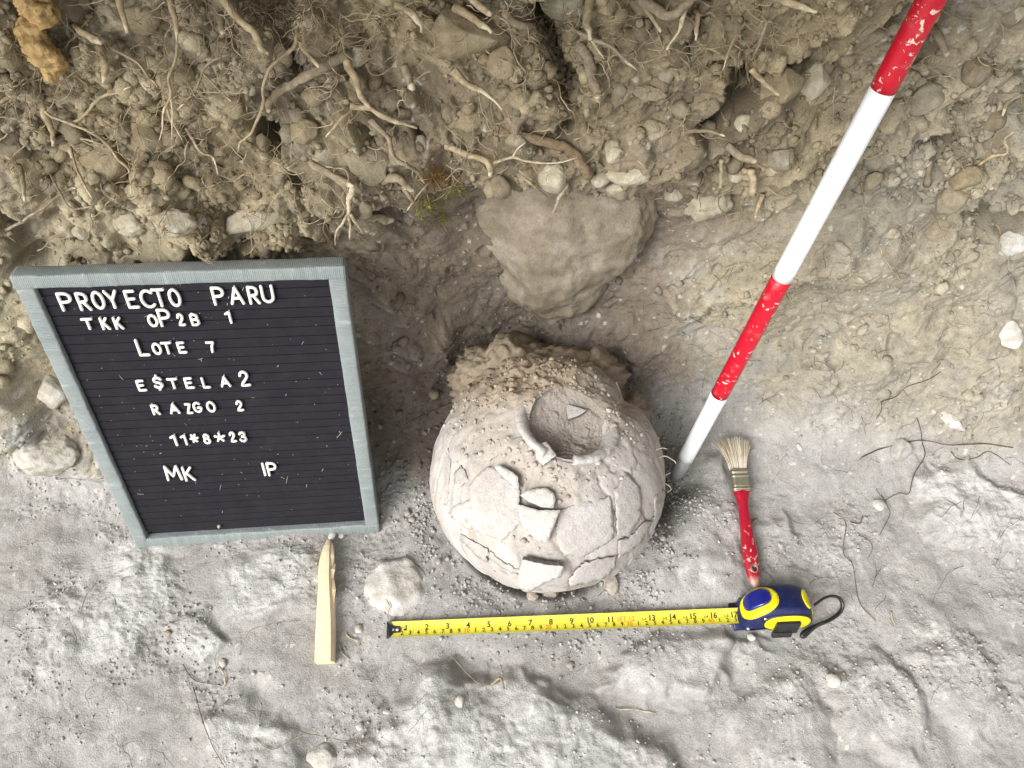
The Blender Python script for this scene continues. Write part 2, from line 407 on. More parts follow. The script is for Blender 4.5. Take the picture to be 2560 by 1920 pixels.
# annular gap round the jar (deepest at its back and right)
JC = np.array([0.0447, 0.325, 0.085])
ang = np.arctan2(V[..., 1] - JC[1], V[..., 0] - JC[0]); rad = np.hypot(V[..., 0] - JC[0], V[..., 1] - JC[1])
back = 0.25 + 0.75 * sstep(-0.2, 0.5, np.sin(ang + 0.25))
V[..., 2] -= 0.028 * back * np.exp(-((rad - 0.140) / 0.026) ** 2) * (V[..., 2] < 0.2)
V[..., 2] -= (0.05 * sstep(0.135, 0.10, rad)) * (V[..., 2] < 0.15)
# the tape lies in an even bed; the pole tip stands in a small hole
tq = np.clip((V[..., 0] + 0.16) / 0.62, 0, 1); _ta, _tb = floor_pt(960, 1576), floor_pt(2060, 1531)
tu = unit((_tb - _ta)[:2]); td = np.abs((V[..., 0] - _ta[0]) * tu[1] - (V[..., 1] - _ta[1]) * tu[0]); ta = (V[..., 0] - _ta[0]) * tu[0] + (V[..., 1] - _ta[1]) * tu[1]
tb_ = sstep(0.030, 0.012, td) * sstep(-0.03, 0.0, ta) * sstep(0.56, 0.52, ta) * (V[..., 2] < .1)
V[..., 2] = V[..., 2] * (1 - tb_) + np.minimum(V[..., 2] * 0.35, 0.004) * tb_
V[..., 2] -= 0.070 * np.exp(-(((V[..., 0] - .198) / .024) ** 2 + ((V[..., 1] - .352) / .050) ** 2)) * (V[..., 2] < 0.12)
VN = grid_normals(V)

def put_col(me, c):
    a = me.attributes.new('col', 'FLOAT_COLOR', 'POINT')
    a.data.foreach_set('color', np.concatenate([c, np.ones((len(c), 1))], axis=1).astype(np.float32).ravel())

def sheet_obj(name, r0, r1, label=None):
    nr = r1 - r0
    idx = np.arange(nr * NC).reshape(nr, NC)
    F = np.stack([idx[:-1, :-1], idx[:-1, 1:], idx[1:, 1:], idx[1:, :-1]], axis=-1).reshape(-1, 4)
    me = new_mesh(name, V[r0:r1].reshape(-1, 3), F)
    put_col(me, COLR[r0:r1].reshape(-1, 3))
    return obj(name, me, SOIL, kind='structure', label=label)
rs = int(np.searchsorted(TV, 4.9))
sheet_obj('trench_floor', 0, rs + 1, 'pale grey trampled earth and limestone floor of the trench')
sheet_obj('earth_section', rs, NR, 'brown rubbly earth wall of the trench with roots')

# ---- where does a pixel of the photograph meet the earth?
pu, pv, pz = project(V.reshape(-1, 3))
BINS = 8.0
inb = (pu > -400) & (pu < 2960) & (pv > -400) & (pv < 2320) & (pz > 0.1)
ids = np.nonzero(inb)[0]; bi = ((pu[ids] + 400) // BINS).astype(int); bj = ((pv[ids] + 400) // BINS).astype(int)
key = bj * 500 + bi; order = np.lexsort((pz[ids], key)); ks = key[order]; first = np.r_[True, ks[1:] != ks[:-1]]
BEST = dict(zip(ks[first].tolist(), ids[order][first].tolist()))
VF = V.reshape(-1, 3); BNF = BN.reshape(-1, 3); TOPF = top.ravel()
def hit(px, py):
    """-> vertex index of the earth seen at this pixel"""
    px = min(max(px, -380), 2940); py = min(max(py, -380), 2300)
    i = int((px + 400) // BINS); j = int((py + 400) // BINS)
    for r in range(0, 8):
        c = [BEST[(j + b) * 500 + i + a] for a in range(-r, r + 1) for b in range(-r, r + 1) if (j + b) * 500 + i + a in BEST and max(abs(a), abs(b)) == r]
        if c: return min(c, key=lambda q: (pu[q] - px) ** 2 + (pv[q] - py) ** 2)
    return ids[0]
def at(px, py, lift=0.0):
    """point of the earth at this pixel, raised off it along the surface's own normal"""
    k = hit(px, py); p = CAM + ray(px, py) * pz[k]
    return p + BNF[k] * lift, BNF[k]
def px_m(px, py):
    return pz[hit(px, py)] / FPX           # metres to a photograph pixel there

# ------------------------------------------------------------------ shared rock, root and clod builders
def ico(sub):
    bm = bmesh.new(); bmesh.ops.create_icosphere(bm, subdivisions=sub, radius=1.0)
    bm.verts.ensure_lookup_table(); v = np.array([x.co[:] for x in bm.verts]); f = np.array([[y.index for y in x.verts] for x in bm.faces]); bm.free()
    return v, f
ICO = {k: ico(k) for k in (1, 2, 3, 4, 5, 6)}

def n3d(p, scale, seed):
    return (gnoise(p[:, 0] + 3.1 * p[:, 2], p[:, 1] - 1.7 * p[:, 2], scale, seed) + gnoise(p[:, 1] + 2.3 * p[:, 0], p[:, 2] - 1.3 * p[:, 0], scale, seed + 5) + gnoise(p[:, 2] + 1.9 * p[:, 1], p[:, 0] - 2.9 * p[:, 1], scale, seed + 9)) / 1.7

def rock_shape(sub, seed, ang=0.6, rough=0.06):
    v, f = ICO[sub]; r = np.random.default_rng(seed); p = v.copy()
    p *= (1 + 0.16 * n3d(v + seed * 0.37, 1.3, seed))[:, None]
    for k in range(int(4 + 9 * ang) if ang > 0 else 0):
        n = unit(r.normal(size=3)); d = r.uniform(0.62, 0.95); e = p @ n - d
        p -= np.where(e > 0, e, 0)[:, None] * n * 0.92
    p *= (1 + rough * n3d(p + seed, 0.45, seed + 3) + rough * 0.5 * n3d(p + seed, 0.17, seed + 4) + rough * 0.3 * n3d(p + seed, 0.07, seed + 6))[:, None]
    return p, f

def dusty(name, rough=0.9, amt=0.35, scale=60, spec=0.15):
    t = NT(name); oi = t.n('ObjectInfo'); c = oi.outputs['Color']
    a = t.noise(scale, 4, 0.65); b = t.noise(420, 2, 0.7)
    c = t.mix(t.ramp(a, 0.35, 0.68), t.mix(1.0, c, (0.72, 0.68, 0.62, 1), 'MULTIPLY'), c)
    c = t.mix(t.ramp(b, 0.35, 0.7, 0, amt), c, t.mix(1.0, c, (1.35, 1.32, 1.27, 1), 'MULTIPLY'))
    h = t.math('ADD', t.math('MULTIPLY', a, 1.6), b)
    return t.done(c, rough, t.bump(h, 0.5, 0.002), spec)
ROCK = dusty('stone'); 

def stone(name, px, py, w, h, rot, col, label, cat='stone', sub=3, seed=1, ang=0.6, sink=0.25, thick=0.7, group=None, rough=0.06, lift=0.0):
    P, n = at(px, py); m = px_m(px, py)
    view = unit(CAM - P); e1 = unit(np.cross(DWN, -view)); e1 = unit(RGT - n * (RGT @ n)); e2 = np.cross(n, e1)
    fs = max(0.55, abs(n @ view))
    p, f = rock_shape(sub, seed, ang, rough)
    a = math.radians(rot); ca, sa = math.cos(a), math.sin(a)
    sx, sy = w * m / 2, h * m / 2 / fs; sz = thick * min(sx, sy)
    q = p * np.array([sx, sy, sz]); q = np.stack([q[:, 0] * ca - q[:, 1] * sa, q[:, 0] * sa + q[:, 1] * ca, q[:, 2]], 1)
    W = np.outer(q[:, 0], e1) + np.outer(q[:, 1], e2) + np.outer(q[:, 2], n)
    c = P + n * (sz * (0.5 - sink * 2) + lift)
    o = obj(name, new_mesh(name, W, f), ROCK, label=label, cat=cat, group=group); o.location = c
    o.color = tuple(col) + (1.0,)
    return o

T_TAN = (0.295, 0.250, 0.165); T_PALE = (0.42, 0.385, 0.300); T_GREY = (0.315, 0.278, 0.205); T_WHITE = (0.52, 0.512, 0.485)
T_BLUE = (0.285, 0.262, 0.200); T_BR = (0.225, 0.190, 0.135)
STONES = [
 # px, py, w, h, rot, colour, angularity, label
 (365, 348, 115, 95, 10, T_TAN, .9, 'tan pointed stone in the root tangle left of centre in the section'),
 (266, 412, 160, 85, -32, T_TAN, .5, 'long tan stone lying aslant in the section above the letter board'),
 (22, 362, 100, 95, 0, T_BR, .5, 'brown rounded stone at the left edge of the section'),
 (627, 553, 185, 62, -12, T_PALE, .8, 'pale grey flat slab jutting out just above the letter board'),
 (270, 264, 92, 66, 5, T_TAN, .2, 'crumbly round clod left of the dark root hollow'),
 (492, 303, 56, 50, 0, T_GREY, .2, 'greyish round clod below the dark root hollow'),
 (356, 242, 44, 42, 0, T_GREY, .2, 'small grey clod at the left of the dark root hollow'),
 (356, 36, 140, 80, -10, T_TAN, .6, 'broad tan stone at the top of the section between two hanging roots'),
 (787, 100, 105, 100, 20, T_TAN, .4, 'tan rounded stone high in the section left of the large slab'),
 (586, 268, 64, 50, -20, T_TAN, .7, 'small tan stone right of the dark root hollow'),
 (205, 582, 44, 30, 10, T_PALE, .6, 'small pale stone above the top left corner of the letter board'),
 (119, 465, 44, 44, 0, T_GREY, .5, 'small grey stone near a stubby root at the left of the section'),
 (1154, 92, 235, 120, 8, T_TAN, .8, 'largest tan slab near the top middle of the section'),
 (1416, 12, 118, 80, 0, T_BLUE, .7, 'blue grey stone at the top edge of the photo'),
 (891, 143, 66, 42, -25, T_PALE, .7, 'pale pinkish stone above a bent pale root'),
 (912, 416, 128, 84, -5, T_GREY, .6, 'pitted grey stone over the left end of the hollow'),
 (1051, 366, 52, 46, 0, T_PALE, .7, 'pale stone left of the rusty moss'),
 (1359, 307, 64, 52, -10, T_TAN, .8, 'tan angular stone above the thick brown root'),
 (1535, 386, 48, 40, 20, T_PALE, .9, 'pale grey angular stone right of the thick brown root'),
 (1383, 448, 70, 64, 0, T_PALE, .6, 'pale round stone hanging under the lip above the boulder'),
 (1578, 438, 112, 42, -3, T_PALE, .7, 'long pale slab on the lip right of the thick brown root'),
 (1502, 452, 48, 36, -35, T_PALE, .7, 'small pale block touching the lower end of the thick brown root'),
 (1543, 473, 54, 22, -8, T_PALE, .6, 'thin pale stone under the long pale slab'),
 (1688, 484, 56, 26, -12, T_PALE, .6, 'thin pale stone on the lip left of the ranging pole'),
 (1301, 248, 64, 50, 10, T_TAN, .6, 'tan stone in the middle of the section'),
 (1430, 176, 62, 62, 0, T_TAN, .6, 'tan stone behind the cut vertical root'),
 (1666, 184, 48, 42, 0, T_GREY, .4, 'grey round stone beneath the pale split root'),
 (1428, 272, 42, 26, 0, T_TAN, .4, 'small flat tan pebble in the middle of the section'),
 (1543, 217, 64, 40, 15, T_GREY, .5, 'grey flattened stone right of the cut vertical root'),
 (1622, 234, 84, 34, 12, T_GREY, .5, 'long thin grey stone right of the cut vertical root'),
 (1958, 218, 102, 92, 30, T_TAN, .8, 'tan wedge stone left of the pole with a root across it'),
 (2038, 206, 82, 84, 0, T_PALE, .8, 'pale tapered stone touching the left side of the pole'),
 (1976, 131, 62, 50, 0, T_TAN, .7, 'small tan block above the wedge stone by the pole'),
 (1955, 398, 72, 54, 0, T_BLUE, .4, 'blue grey weathered stone left of the white band of the pole'),
 (1840, 440, 38, 26, 0, T_PALE, .5, 'small pale pebble above the short root stubs'),
 (2227, 586, 46, 24, 5, T_PALE, .6, 'small pale stone right of the lower white band of the pole'),
 (2418, 450, 66, 40, 10, T_TAN, .5, 'smooth tan stone at the right of the section'),
 (2525, 612, 74, 44, 20, T_WHITE, .7, 'white stone at the right edge above the lime lump'),
 (2541, 37, 42, 38, 30, T_PALE, .6, 'pale stone in the top right corner'),
 (2315, 252, 84, 62, 0, T_BLUE, .5, 'greenish grey stone right of the pole'),
 (1772, 506, 108, 72, 0, T_PALE, .1, 'crumbly pale clod on the lip left of the pole'),
 (2344, 578, 64, 50, 0, T_GREY, .5, 'grey stone below the right end of the section'),
 (2378, 502, 72, 56, 0, T_GREY, .5, 'rounded grey stone under the smooth tan stone'),
 (2180, 455, 46, 40, 0, T_GREY, .5, 'grey lump right of the upper white band of the pole'),
 (700, 140, 60, 54, 0, T_TAN, .4, 'tan clod above the long grey root'),
 (780, 240, 60, 50, 0, T_TAN, .5, 'tan stone just right of the long grey root'),
 (880, 245, 46, 40, 0, T_TAN, .5, 'small tan stone left of the short pale stub'),
 (760, 330, 80, 56, -15, T_TAN, .4, 'tan lump below the long grey root'),
 (810, 400, 60, 46, 0, T_PALE, .5, 'pale lump left of the pitted grey stone'),
 (700, 420, 50, 40, 0, T_TAN, .4, 'tan lump above the pale slab'),
 (450, 480, 60, 40, 10, T_TAN, .5, 'tan pebble above the middle of the letter board'),
 (480, 455, 44, 30, 10, T_TAN, .5, 'small tan pebble beside a hanging root tip above the letter board'),
 (330, 560, 80, 50, 0, T_PALE, .3, 'pale crumbly lump above the left half of the letter board'),
 (440, 560, 90, 50, 0, T_PALE, .3, 'pale crumbly lump left of the pale slab'),
 (1250, 470, 60, 44, 0, T_BR, .4, 'brown lump above the left shoulder of the boulder'),
 (1170, 300, 70, 54, 0, T_TAN, .5, 'tan lump above the pale end of a torn root'),
 (1290, 350, 54, 40, 0, T_GREY, .4, 'grey lump above the middle of the thick brown root'),
 (1640, 330, 60, 46, 0, T_GREY, .5, 'grey lump right of the pale angular stone'),
 (1700, 270, 54, 48, 0, T_GREY, .5, 'grey lump in the section midway to the pole'),
 (1770, 330, 56, 44, 0, T_GREY, .4, 'grey lump above the blue grey stone'),
 (1860, 310, 46, 40, 0, T_PALE, .5, 'pale lump left of the upper white band of the pole'),
 (2440, 180, 70, 60, 0, T_BR, .4, 'brown lump right of the pole near the top'),
 (2480, 300, 70, 60, 0, T_BR, .4, 'brown lump at the right of the section beside a bent rootlet'),
 (1560, 100, 70, 50, 0, T_TAN, .4, 'tan lump under the arched root at the top'),
 (1260, 160, 80, 70, 0, T_TAN, .4, 'tan lump right of the largest slab'),
 (560, 130, 70, 56, 0, T_BR, .3, 'brown clod right of the second hanging root'),
 (460, 190, 60, 50, 0, T_TAN, .3, 'tan clod below the second hanging root'),
 (180, 330, 60, 50, 0, T_BR, .3, 'brown clod above the thin crossing root'),
]
for k, (px, py, w, h, rot, col, ang, lab) in enumerate(STONES):
    stone('stone' if ang > 0.35 else 'soil_clod', px, py, w * 1.06, h * 1.06, -rot, col, lab, 'stone' if ang > 0.35 else 'clod', 3 if max(w, h) < 70 else 4, 40 + k, ang, 0.30, 0.8, rough=0.05 if ang > .35 else 0.13)
bo_ = stone('boulder', 1408, 612, 405, 430, 0, (0.270, 0.230, 0.168), 'big brown rounded boulder in the hollow behind the jar', 'boulder', 6, 908, 0.0, 0.385, 0.55, rough=0.03)
bco = np.zeros(len(bo_.data.vertices) * 3, np.float32); bo_.data.vertices.foreach_get('co', bco); bco = bco.reshape(-1, 3)
bco[:, 0] *= 1 + 2.0 * np.clip(bco[:, 2], -.12, .05); bco += bco * (0.04 * n3d(bco, .09, 4) + .018 * n3d(bco, .025, 6) + .010 * n3d(bco, .009, 7))[:, None]; ba, bb = bco[:, 0], bco[:, 2] + .4 * bco[:, 1]; bn = unit(unit(CAM - np.array(bo_.location)))
bco += bn * (.0040 * domes(ba, bb, .017, 801, .35) + .0028 * domes(ba, bb, .008, 802, .5) + .0016 * domes(ba, bb, .0045, 803, .7))[:, None]
bo_.data.vertices.foreach_set('co', bco.ravel()); bo_.data.update(); bo_.data.materials[0] = SOIL
bk_ = mixc(np.ones((len(ba), 3)) * np.array((.245, .208, .152)), (.300, .262, .205), sstep(-.3, .5, fbm(ba, bb, .05, 812, 4))); bk_ = mixc(bk_, (.175, .145, .105), sstep(.1, .6, fbm(ba, bb, .03, 815, 4)) * .7)
put_col(bo_.data, np.clip(bk_ * (1 + .15 * fbm(ba, bb, .008, 816, 3))[:, None], .02, .8))
FLOORST = [
 (990, 1462, 185, 150, 0, (.46, .452, .43), .0, 'large pale limestone lump between stake and jar', 5, .50),
 (897, 1574, 26, 24, 0, T_WHITE, .6, 'white pebble between stake and the hook of the tape', 2, .1),
 (854, 1338, 18, 18, 0, T_WHITE, .4, 'tiny white pebble right of the stake tip', 2, .1),
 (831, 1339, 27, 22, 0, T_WHITE, .4, 'white pebble at the tip of the wooden stake', 2, .1),
 (558, 1657, 22, 24, 0, T_WHITE, .6, 'white pebble with a curled rootlet left of the stake', 2, .1),
 (811, 1893, 92, 70, 0, T_WHITE, .6, 'white limestone lump at the bottom edge left of the ledge', 4, .36),
 (901, 1815, 24, 22, 30, T_WHITE, .6, 'white pebble above the bottom limestone ledge', 2, .1),
 (967, 1780, 20, 12, 0, T_WHITE, .5, 'flat white pebble left of the bottom limestone ledge', 2, .1),
 (633, 1682, 13, 12, 0, T_WHITE, .5, 'tiny white chip below left of the stake', 2, .1),
 (506, 1620, 14, 12, 0, T_WHITE, .5, 'small pale pebble far left of the stake', 2, .1),
 (421, 1582, 18, 15, 0, T_GREY, .5, 'small grey pebble on the left floor', 2, .1),
 (2512, 853, 78, 92, 0, T_WHITE, .5, 'white lime lump at the right edge of the lower section', 4, .36),
 (2251, 1122, 60, 58, 0, (.36, .352, .335), .8, 'grey six sided stone crossed by a dark rootlet', 4, .15),
 (2196, 1262, 30, 28, 0, T_WHITE, .5, 'white pebble right of the brush handle', 3, .2),
 (1083, 984, 27, 26, 0, T_GREY, .3, 'round grey pebble left of the soil mound', 3, .05),
 (1097, 1404, 17, 16, 0, T_PALE, .4, 'pale pebble at the left foot of the jar', 2, .05),
 (1019, 1283, 18, 16, 0, T_PALE, .4, 'pale pebble left of the jar', 2, .05),
 (1031, 1298, 20, 17, 0, T_PALE, .5, 'larger pale pebble left of the jar', 2, .05),
 (1656, 1345, 20, 18, 0, T_PALE, .4, 'pale pebble at the right foot of the jar', 2, .05),
 (130, 984, 96, 66, 0, (.50, .485, .43), .4, 'white lime chunk left of the letter board', 4, .38),
 (112, 1148, 165, 90, 5, (.46, .445, .40), .3, 'big white lime lump at the foot of the section on the left', 5, .42),
 (1998, 1118, 12, 22, 30, T_WHITE, .5, 'white chip right of the brush bristles', 2, .1),
 (1878, 1592, 22, 20, 0, T_WHITE, .5, 'white pebble below the tape case', 2, .1),
 (1150, 1754, 26, 28, 0, T_WHITE, .6, 'white pebble on the bottom limestone ledge', 3, .2),
 (1425, 1662, 26, 18, 0, T_PALE, .5, 'pale pebble below the middle of the tape blade', 2, .1),
 (2080, 1700, 40, 34, 0, T_WHITE, .6, 'white lump on the floor below the wrist strap', 3, .2),
 (2375, 1050, 110, 26, -38, T_WHITE, .5, 'long white lime streak right of the six sided stone', 3, .42),
]
for k, (px, py, w, h, rot, col, ang, lab, sub, sk) in enumerate(FLOORST):
    if col is T_PALE: col = (.36, .345, .32)
    stone('stone' if max(w, h) > 40 else 'pebble', px, py, w, h, rot, col, lab, 'stone' if max(w, h) > 40 else 'pebble', sub, 300 + k, ang, sk, 0.7, rough=0.05)

# ------------------------------------------------------------------ loose grains and clods (beyond counting)
def scatter(name, n, smin, smax, sub, weight, seed, label, sink=0.25, power=2.2, jit=0.30, tint=1.0, zone=None):
    r = np.random.default_rng(seed)
    m = inb & (pz < 1.6) & (pu > -150) & (pu < 2710) & (pv > -150) & (pv < 2070)
    k = np.nonzero(m)[0]; w = weight.ravel()[k]; area = 1.0
    k = r.choice(k, size=n, p=w / w.sum())
    s = smin + (smax - smin) * r.random(n) ** power
    bv, bf = ICO[sub]; nv = len(bv)
    A = r.normal(size=(n, 3)); A /= np.linalg.norm(A, axis=1)[:, None]; Bv = r.normal(size=(n, 3)); Bv -= A * (A * Bv).sum(1)[:, None]; Bv /= np.linalg.norm(Bv, axis=1)[:, None]; Cv = np.cross(A, Bv)
    asp = r.uniform(0.6, 1.15, size=(n, 3))
    p = bv[None] * (1 + jit * r.uniform(-1, 1, size=(n, nv, 1))) * asp[:, None, :]
    W = p[..., :1] * A[:, None] + p[..., 1:2] * Bv[:, None] + p[..., 2:] * Cv[:, None]
    W = W * s[:, None, None] + (VF[k] + BNF[k] * (s * (0.6 - 2 * sink))[:, None])[:, None, :]
    F = (bf[None] + (np.arange(n) * nv)[:, None, None]).reshape(-1, 3)
    me = new_mesh(name, W.reshape(-1, 3), F, smooth=(sub > 1 or name == 'soil_crumbs'))
    c = COLB.reshape(-1, 3)[k] * r.uniform(0.85, 1.30, size=(n, 1)) * tint * (1.12 if name == 'soil_crumbs' else 1.0)
    put_col(me, np.repeat(np.clip(c, 0.02, 0.75), nv, axis=0))
    return obj(name, me, SOIL, kind='stuff', label=label, cat='grains')
AREA = np.linalg.norm(np.cross(np.gradient(V, axis=1), np.gradient(V, axis=0)), axis=2)
scatter('soil_crumbs', 11500, 0.0005, 0.0024, 1, AREA * (flr * (0.04 + gran) + 0.25 * wallm * (1 - top)), 51, 'fine grey crumbs of earth strewn over the trench floor', 0.12, 3.0)
scatter('section_crumbs', 8000, 0.0010, 0.0050, 1, AREA * (rub ** 2) * (0.4 + sstep(-0.2, 0.4, fbm(X, SG, 0.06, 75, 2))), 52, 'small crumbs and grit stuck in the rubbly upper section', 0.26, 2.8)
scatter('section_clods', 1300, 0.0035, 0.0105, 2, AREA * (rub ** 2) * (0.3 + sstep(-0.2, 0.4, fbm(X, SG, 0.09, 76, 2))), 53, 'thumb sized clods and pebbles packed in the upper section', 0.42, 2.2, 0.26)
ring = np.exp(-((rad - 0.16) / 0.035) ** 2) * (V[..., 2] < 0.12)
scatter('pit_crumbs', 3600, 0.0007, 0.0034, 1, AREA * ring * (0.2 + sstep(0, .4, gnoise(X, SG, .05, 77))), 54, 'crumbs of earth gathered in the hollow around the jar', 0.1, 2.5)

# ------------------------------------------------------------------ roots
def bark(name):
    t = NT(name); oi = t.n('ObjectInfo'); c = oi.outputs['Color']; a = t.noise(150, 4, 0.65); tip = t.attr('tip')
    c = t.mix(t.ramp(a, 0.35, 0.7), t.mix(1.0, c, (0.60, 0.57, 0.52, 1), 'MULTIPLY'), c)
    c = t.mix(t.ramp(t.noise(45, 3, 0.6), 0.50, 0.72, 0, 0.6), c, (0.27, 0.225, 0.15, 1))
    c = t.mix(t.ramp(t.math('ADD', tip, t.math('MULTIPLY', t.math('SUBTRACT', a, 0.5), 1.3)), 0.35, 0.85, 0, 0.85), c, t.mix(t.noise(260, 3), (0.50, 0.41, 0.27, 1), (0.72, 0.64, 0.48, 1)))
    return t.done(c, 0.85, t.bump(a, 0.6, 0.0018), 0.2)
BARK = bark('root_bark')
C_TAN = (0.47, 0.385, 0.25); C_PALE = (0.60, 0.52, 0.37); C_GREY = (0.33, 0.275, 0.195); C_BRN = (0.25, 0.185, 0.115); C_DK = (0.10, 0.075, 0.055)

def root_mesh(name, pts, r0, r1, lift, lift_end, torn, seed, taper=1.0, wob=1.0, sides=7):
    r = np.random.default_rng(seed)
    Pw = []; n = len(pts)
    for i, (px, py) in enumerate(pts):
        l = lift + (lift_end - lift) * i / max(1, n - 1)
        p, nn = at(px, py); view = unit(CAM - p)
        Pw.append(p + view * l)
    Pw = np.array(Pw)
    # a hanging root keeps an even distance instead of diving into each hollow
    d = np.array([(p - CAM) @ FWD for p in Pw]); ds = d.copy()
    for _ in range(6): ds[1:-1] = np.minimum(ds[1:-1], 0.5 * ds[1:-1] + 0.25 * (ds[:-2] + ds[2:]))
    Pw = CAM + (Pw - CAM) * (ds / d)[:, None]
    L = np.linalg.norm(np.diff(Pw, axis=0), axis=1).sum()
    m = max(8, min(60, int(L / 0.0035)))
    Q = catmull(Pw, m); mm = px_m(*pts[0])
    tt = np.linspace(0, 1, m); R = (r0 + (r1 - r0) * tt ** taper) * mm
    wv = np.stack([fbm(tt * L + 10 * k + seed, tt * 0, 0.018, seed + k, 3) for k in range(3)], 1)
    Q = Q + wv * R.mean() * 0.55 * wob
    tip = sstep(1 - 2.2 * torn, 1 - 0.3 * torn, tt) if torn else tt * 0
    R = R * (1 - 0.45 * tip * sstep(.55, 1, tip)) * (1 + 0.20 * gnoise(tt * L * 1.0 + seed, tt * 0 + 5, 0.009, seed + 8) + 0.10 * gnoise(tt * L + seed, tt * 0, 0.003, seed + 7))
    V_, F_ = tube(Q, R, sides)
    bag = Bag(); sq = np.repeat(tip, sides); V_ = V_ + (np.repeat(Q, sides, 0) - V_) * (0.30 * sq * rng.uniform(-1, 1, len(V_)) + 0.07 * rng.uniform(-1, 1, len(V_)))[:, None]
    bag.add(V_, F_); bag.tip = sq
    return bag, Q, R

def tipped(bag, nm):
    me = bag.mesh(nm, True, [BARK]); a_ = me.attributes.new('tip', 'FLOAT', 'POINT'); a_.data.foreach_set('value', bag.tip.astype(np.float32)); return me
ROOTS = []
def c1(L): return [(x / 2.44, y / 2.44) for x, y in L]
def c2(L): return [(830 + x / 2.44, y / 2.44) for x, y in L]
def c3(L): return [(1660 + x / 2.44, y / 2.44) for x, y in L]
def root(pts, r0, r1, col, label, torn=0.15, lift=0.010, lift_end=0.024, **kw):
    k = len(ROOTS); bag, Q, R = root_mesh('root', pts, r0, r1, lift, lift_end, torn, 1000 + 13 * k, **kw)
    o = obj('root', tipped(bag, 'root'), None, label=label, cat='root'); o.color = tuple(col) + (1,)
    ROOTS.append((pts, Q, R, o)); return o
root(c1([(722, -40), (740, 80), (775, 195)]), 9, 6, C_TAN, 'stubby pale root hanging from the top edge above the root hollow', .12)
root(c1([(1028, -40), (1065, 90), (1080, 245)]), 9, 6, C_TAN, 'second stubby pale root hanging from the top edge, right of the first', .2)
root(c1([(1340, -30), (1480, 130), (1560, 210), (1590, 290), (1640, 328)]), 11, 8, C_TAN, 'thick bent pale root coming down from the top left of centre', .1)
root(c1([(455, 160), (540, 215), (625, 265)]), 6, 11, C_TAN, 'short pale root ending in a knob near the orange wood', .2)
root(c1([(610, 285), (640, 390), (630, 495)]), 11, 8, C_TAN, 'thick stub pointing down right of the orange wood', .15)
root(c1([(1345, 85), (1352, 140), (1362, 205)]), 8, 9, C_GREY, 'grey root stub near the top left of centre', .1)
root(c1([(1815, 250), (1880, 330), (1948, 412)]), 7, 6, C_TAN, 'short straight pale root above the long grey root', .1)
root(c1([(2130, 325), (1900, 450), (1750, 530), (1660, 600), (1636, 690)]), 15, 8, C_GREY, 'long thick grey root slanting down left of centre', .05, .004, .010)
root(c1([(2105, 350), (2160, 470), (2200, 590), (2265, 655)]), 11, 6, C_TAN, 'bent pale root below the pinkish stone', .15)
root(c1([(-30, 640), (80, 590), (200, 630), (300, 700), (420, 750), (560, 810), (660, 890), (720, 970), (790, 1050), (795, 1200)]), 5, 3, C_TAN, 'long thin root crossing the left of the section in an arc', .1, .010, .014)
root(c1([(430, 755), (520, 700), (600, 600), (700, 570), (795, 528)]), 4, 3.4, C_TAN, 'thin root branching right from the long arc', .1, .012, .006)
root(c1([(215, 495), (205, 550), (195, 615)]), 9, 8, C_GREY, 'short grey root under the orange wood', .05, .004, .006)
root(c1([(240, 575), (270, 700), (325, 810), (320, 885)]), 9, 6, C_TAN, 'curved tan root hanging under the orange wood', .12)
root(c1([(-20, 360), (40, 470), (72, 590)]), 13, 10, C_GREY, 'thick grey root at the left edge of the photo', .1)
root(c1([(110, 1005), (140, 1100), (146, 1225)]), 7, 5, C_GREY, 'short root hanging at the lower left of the section', .1)
root(c1([(1085, 265), (1070, 370), (1030, 480), (1040, 580), (1000, 680), (990, 780), (972, 855)]), 4.5, 2.6, C_TAN, 'thin pale root hanging in front of the dark hollow', .3, .018, .026)
root(c1([(1005, 615), (1040, 720), (1075, 790), (1112, 855)]), 3.4, 2.2, C_PALE, 'thin root branch leaning right in front of the dark hollow', .3, .020, .022)
root(c1([(1042, 575), (1052, 700), (1044, 835)]), 3, 2, C_PALE, 'threadlike root branch hanging straight in front of the dark hollow', .3, .020, .022)
root(c1([(1810, 230), (1790, 290), (1650, 410), (1605, 560), (1600, 650), (1540, 800), (1470, 865), (1452, 925)]), 5, 3.2, C_TAN, 'long sinuous thin root crossing over the long grey root', .1, .012, .018)
root(c1([(1430, 788), (1450, 825), (1485, 855)]), 3, 3, C_TAN, 'short side twig of the long sinuous root', .1, .016, .016)
root(c1([(2150, 665), (2060, 750), (1988, 832)]), 5, 3.4, C_TAN, 'thin pale root slanting down left under the long grey root', .2)
root(c1([(1138, 785), (1220, 920), (1300, 960), (1327, 1068)]), 4.2, 3.2, C_TAN, 'thin bent root below the dark hollow', .3)
root(c1([(300, 1055), (370, 1180), (430, 1270), (565, 1258)]), 3, 2.4, C_GREY, 'thin root curving over the section above the letter board corner', .1)
root(c1([(42, 1402), (200, 1310), (400, 1165), (465, 1148)]), 4, 4, C_GREY, 'thin slanting root above the left corner of the letter board', .1, .012, .006)
root(c1([(380, 828), (560, 860), (645, 892)]), 3.4, 2.4, C_TAN, 'thin horizontal rootlet left of the tan pointed stone', .2)
root(c1([(430, 898), (480, 1060), (558, 1203)]), 3, 2.4, C_TAN, 'thin rootlet running down beside the long tan stone', .2)
root(c1([(1895, 995), (2040, 1080), (2155, 1135)]), 9, 9, C_GREY, 'grey root piece above the forked pale root', .1)
root(c1([(2160, 1130), (2132, 1210), (2128, 1300), (2136, 1462)]), 8, 5, C_PALE, 'pale forked root hanging at the right corner of the letter board', .5, .014, .030)
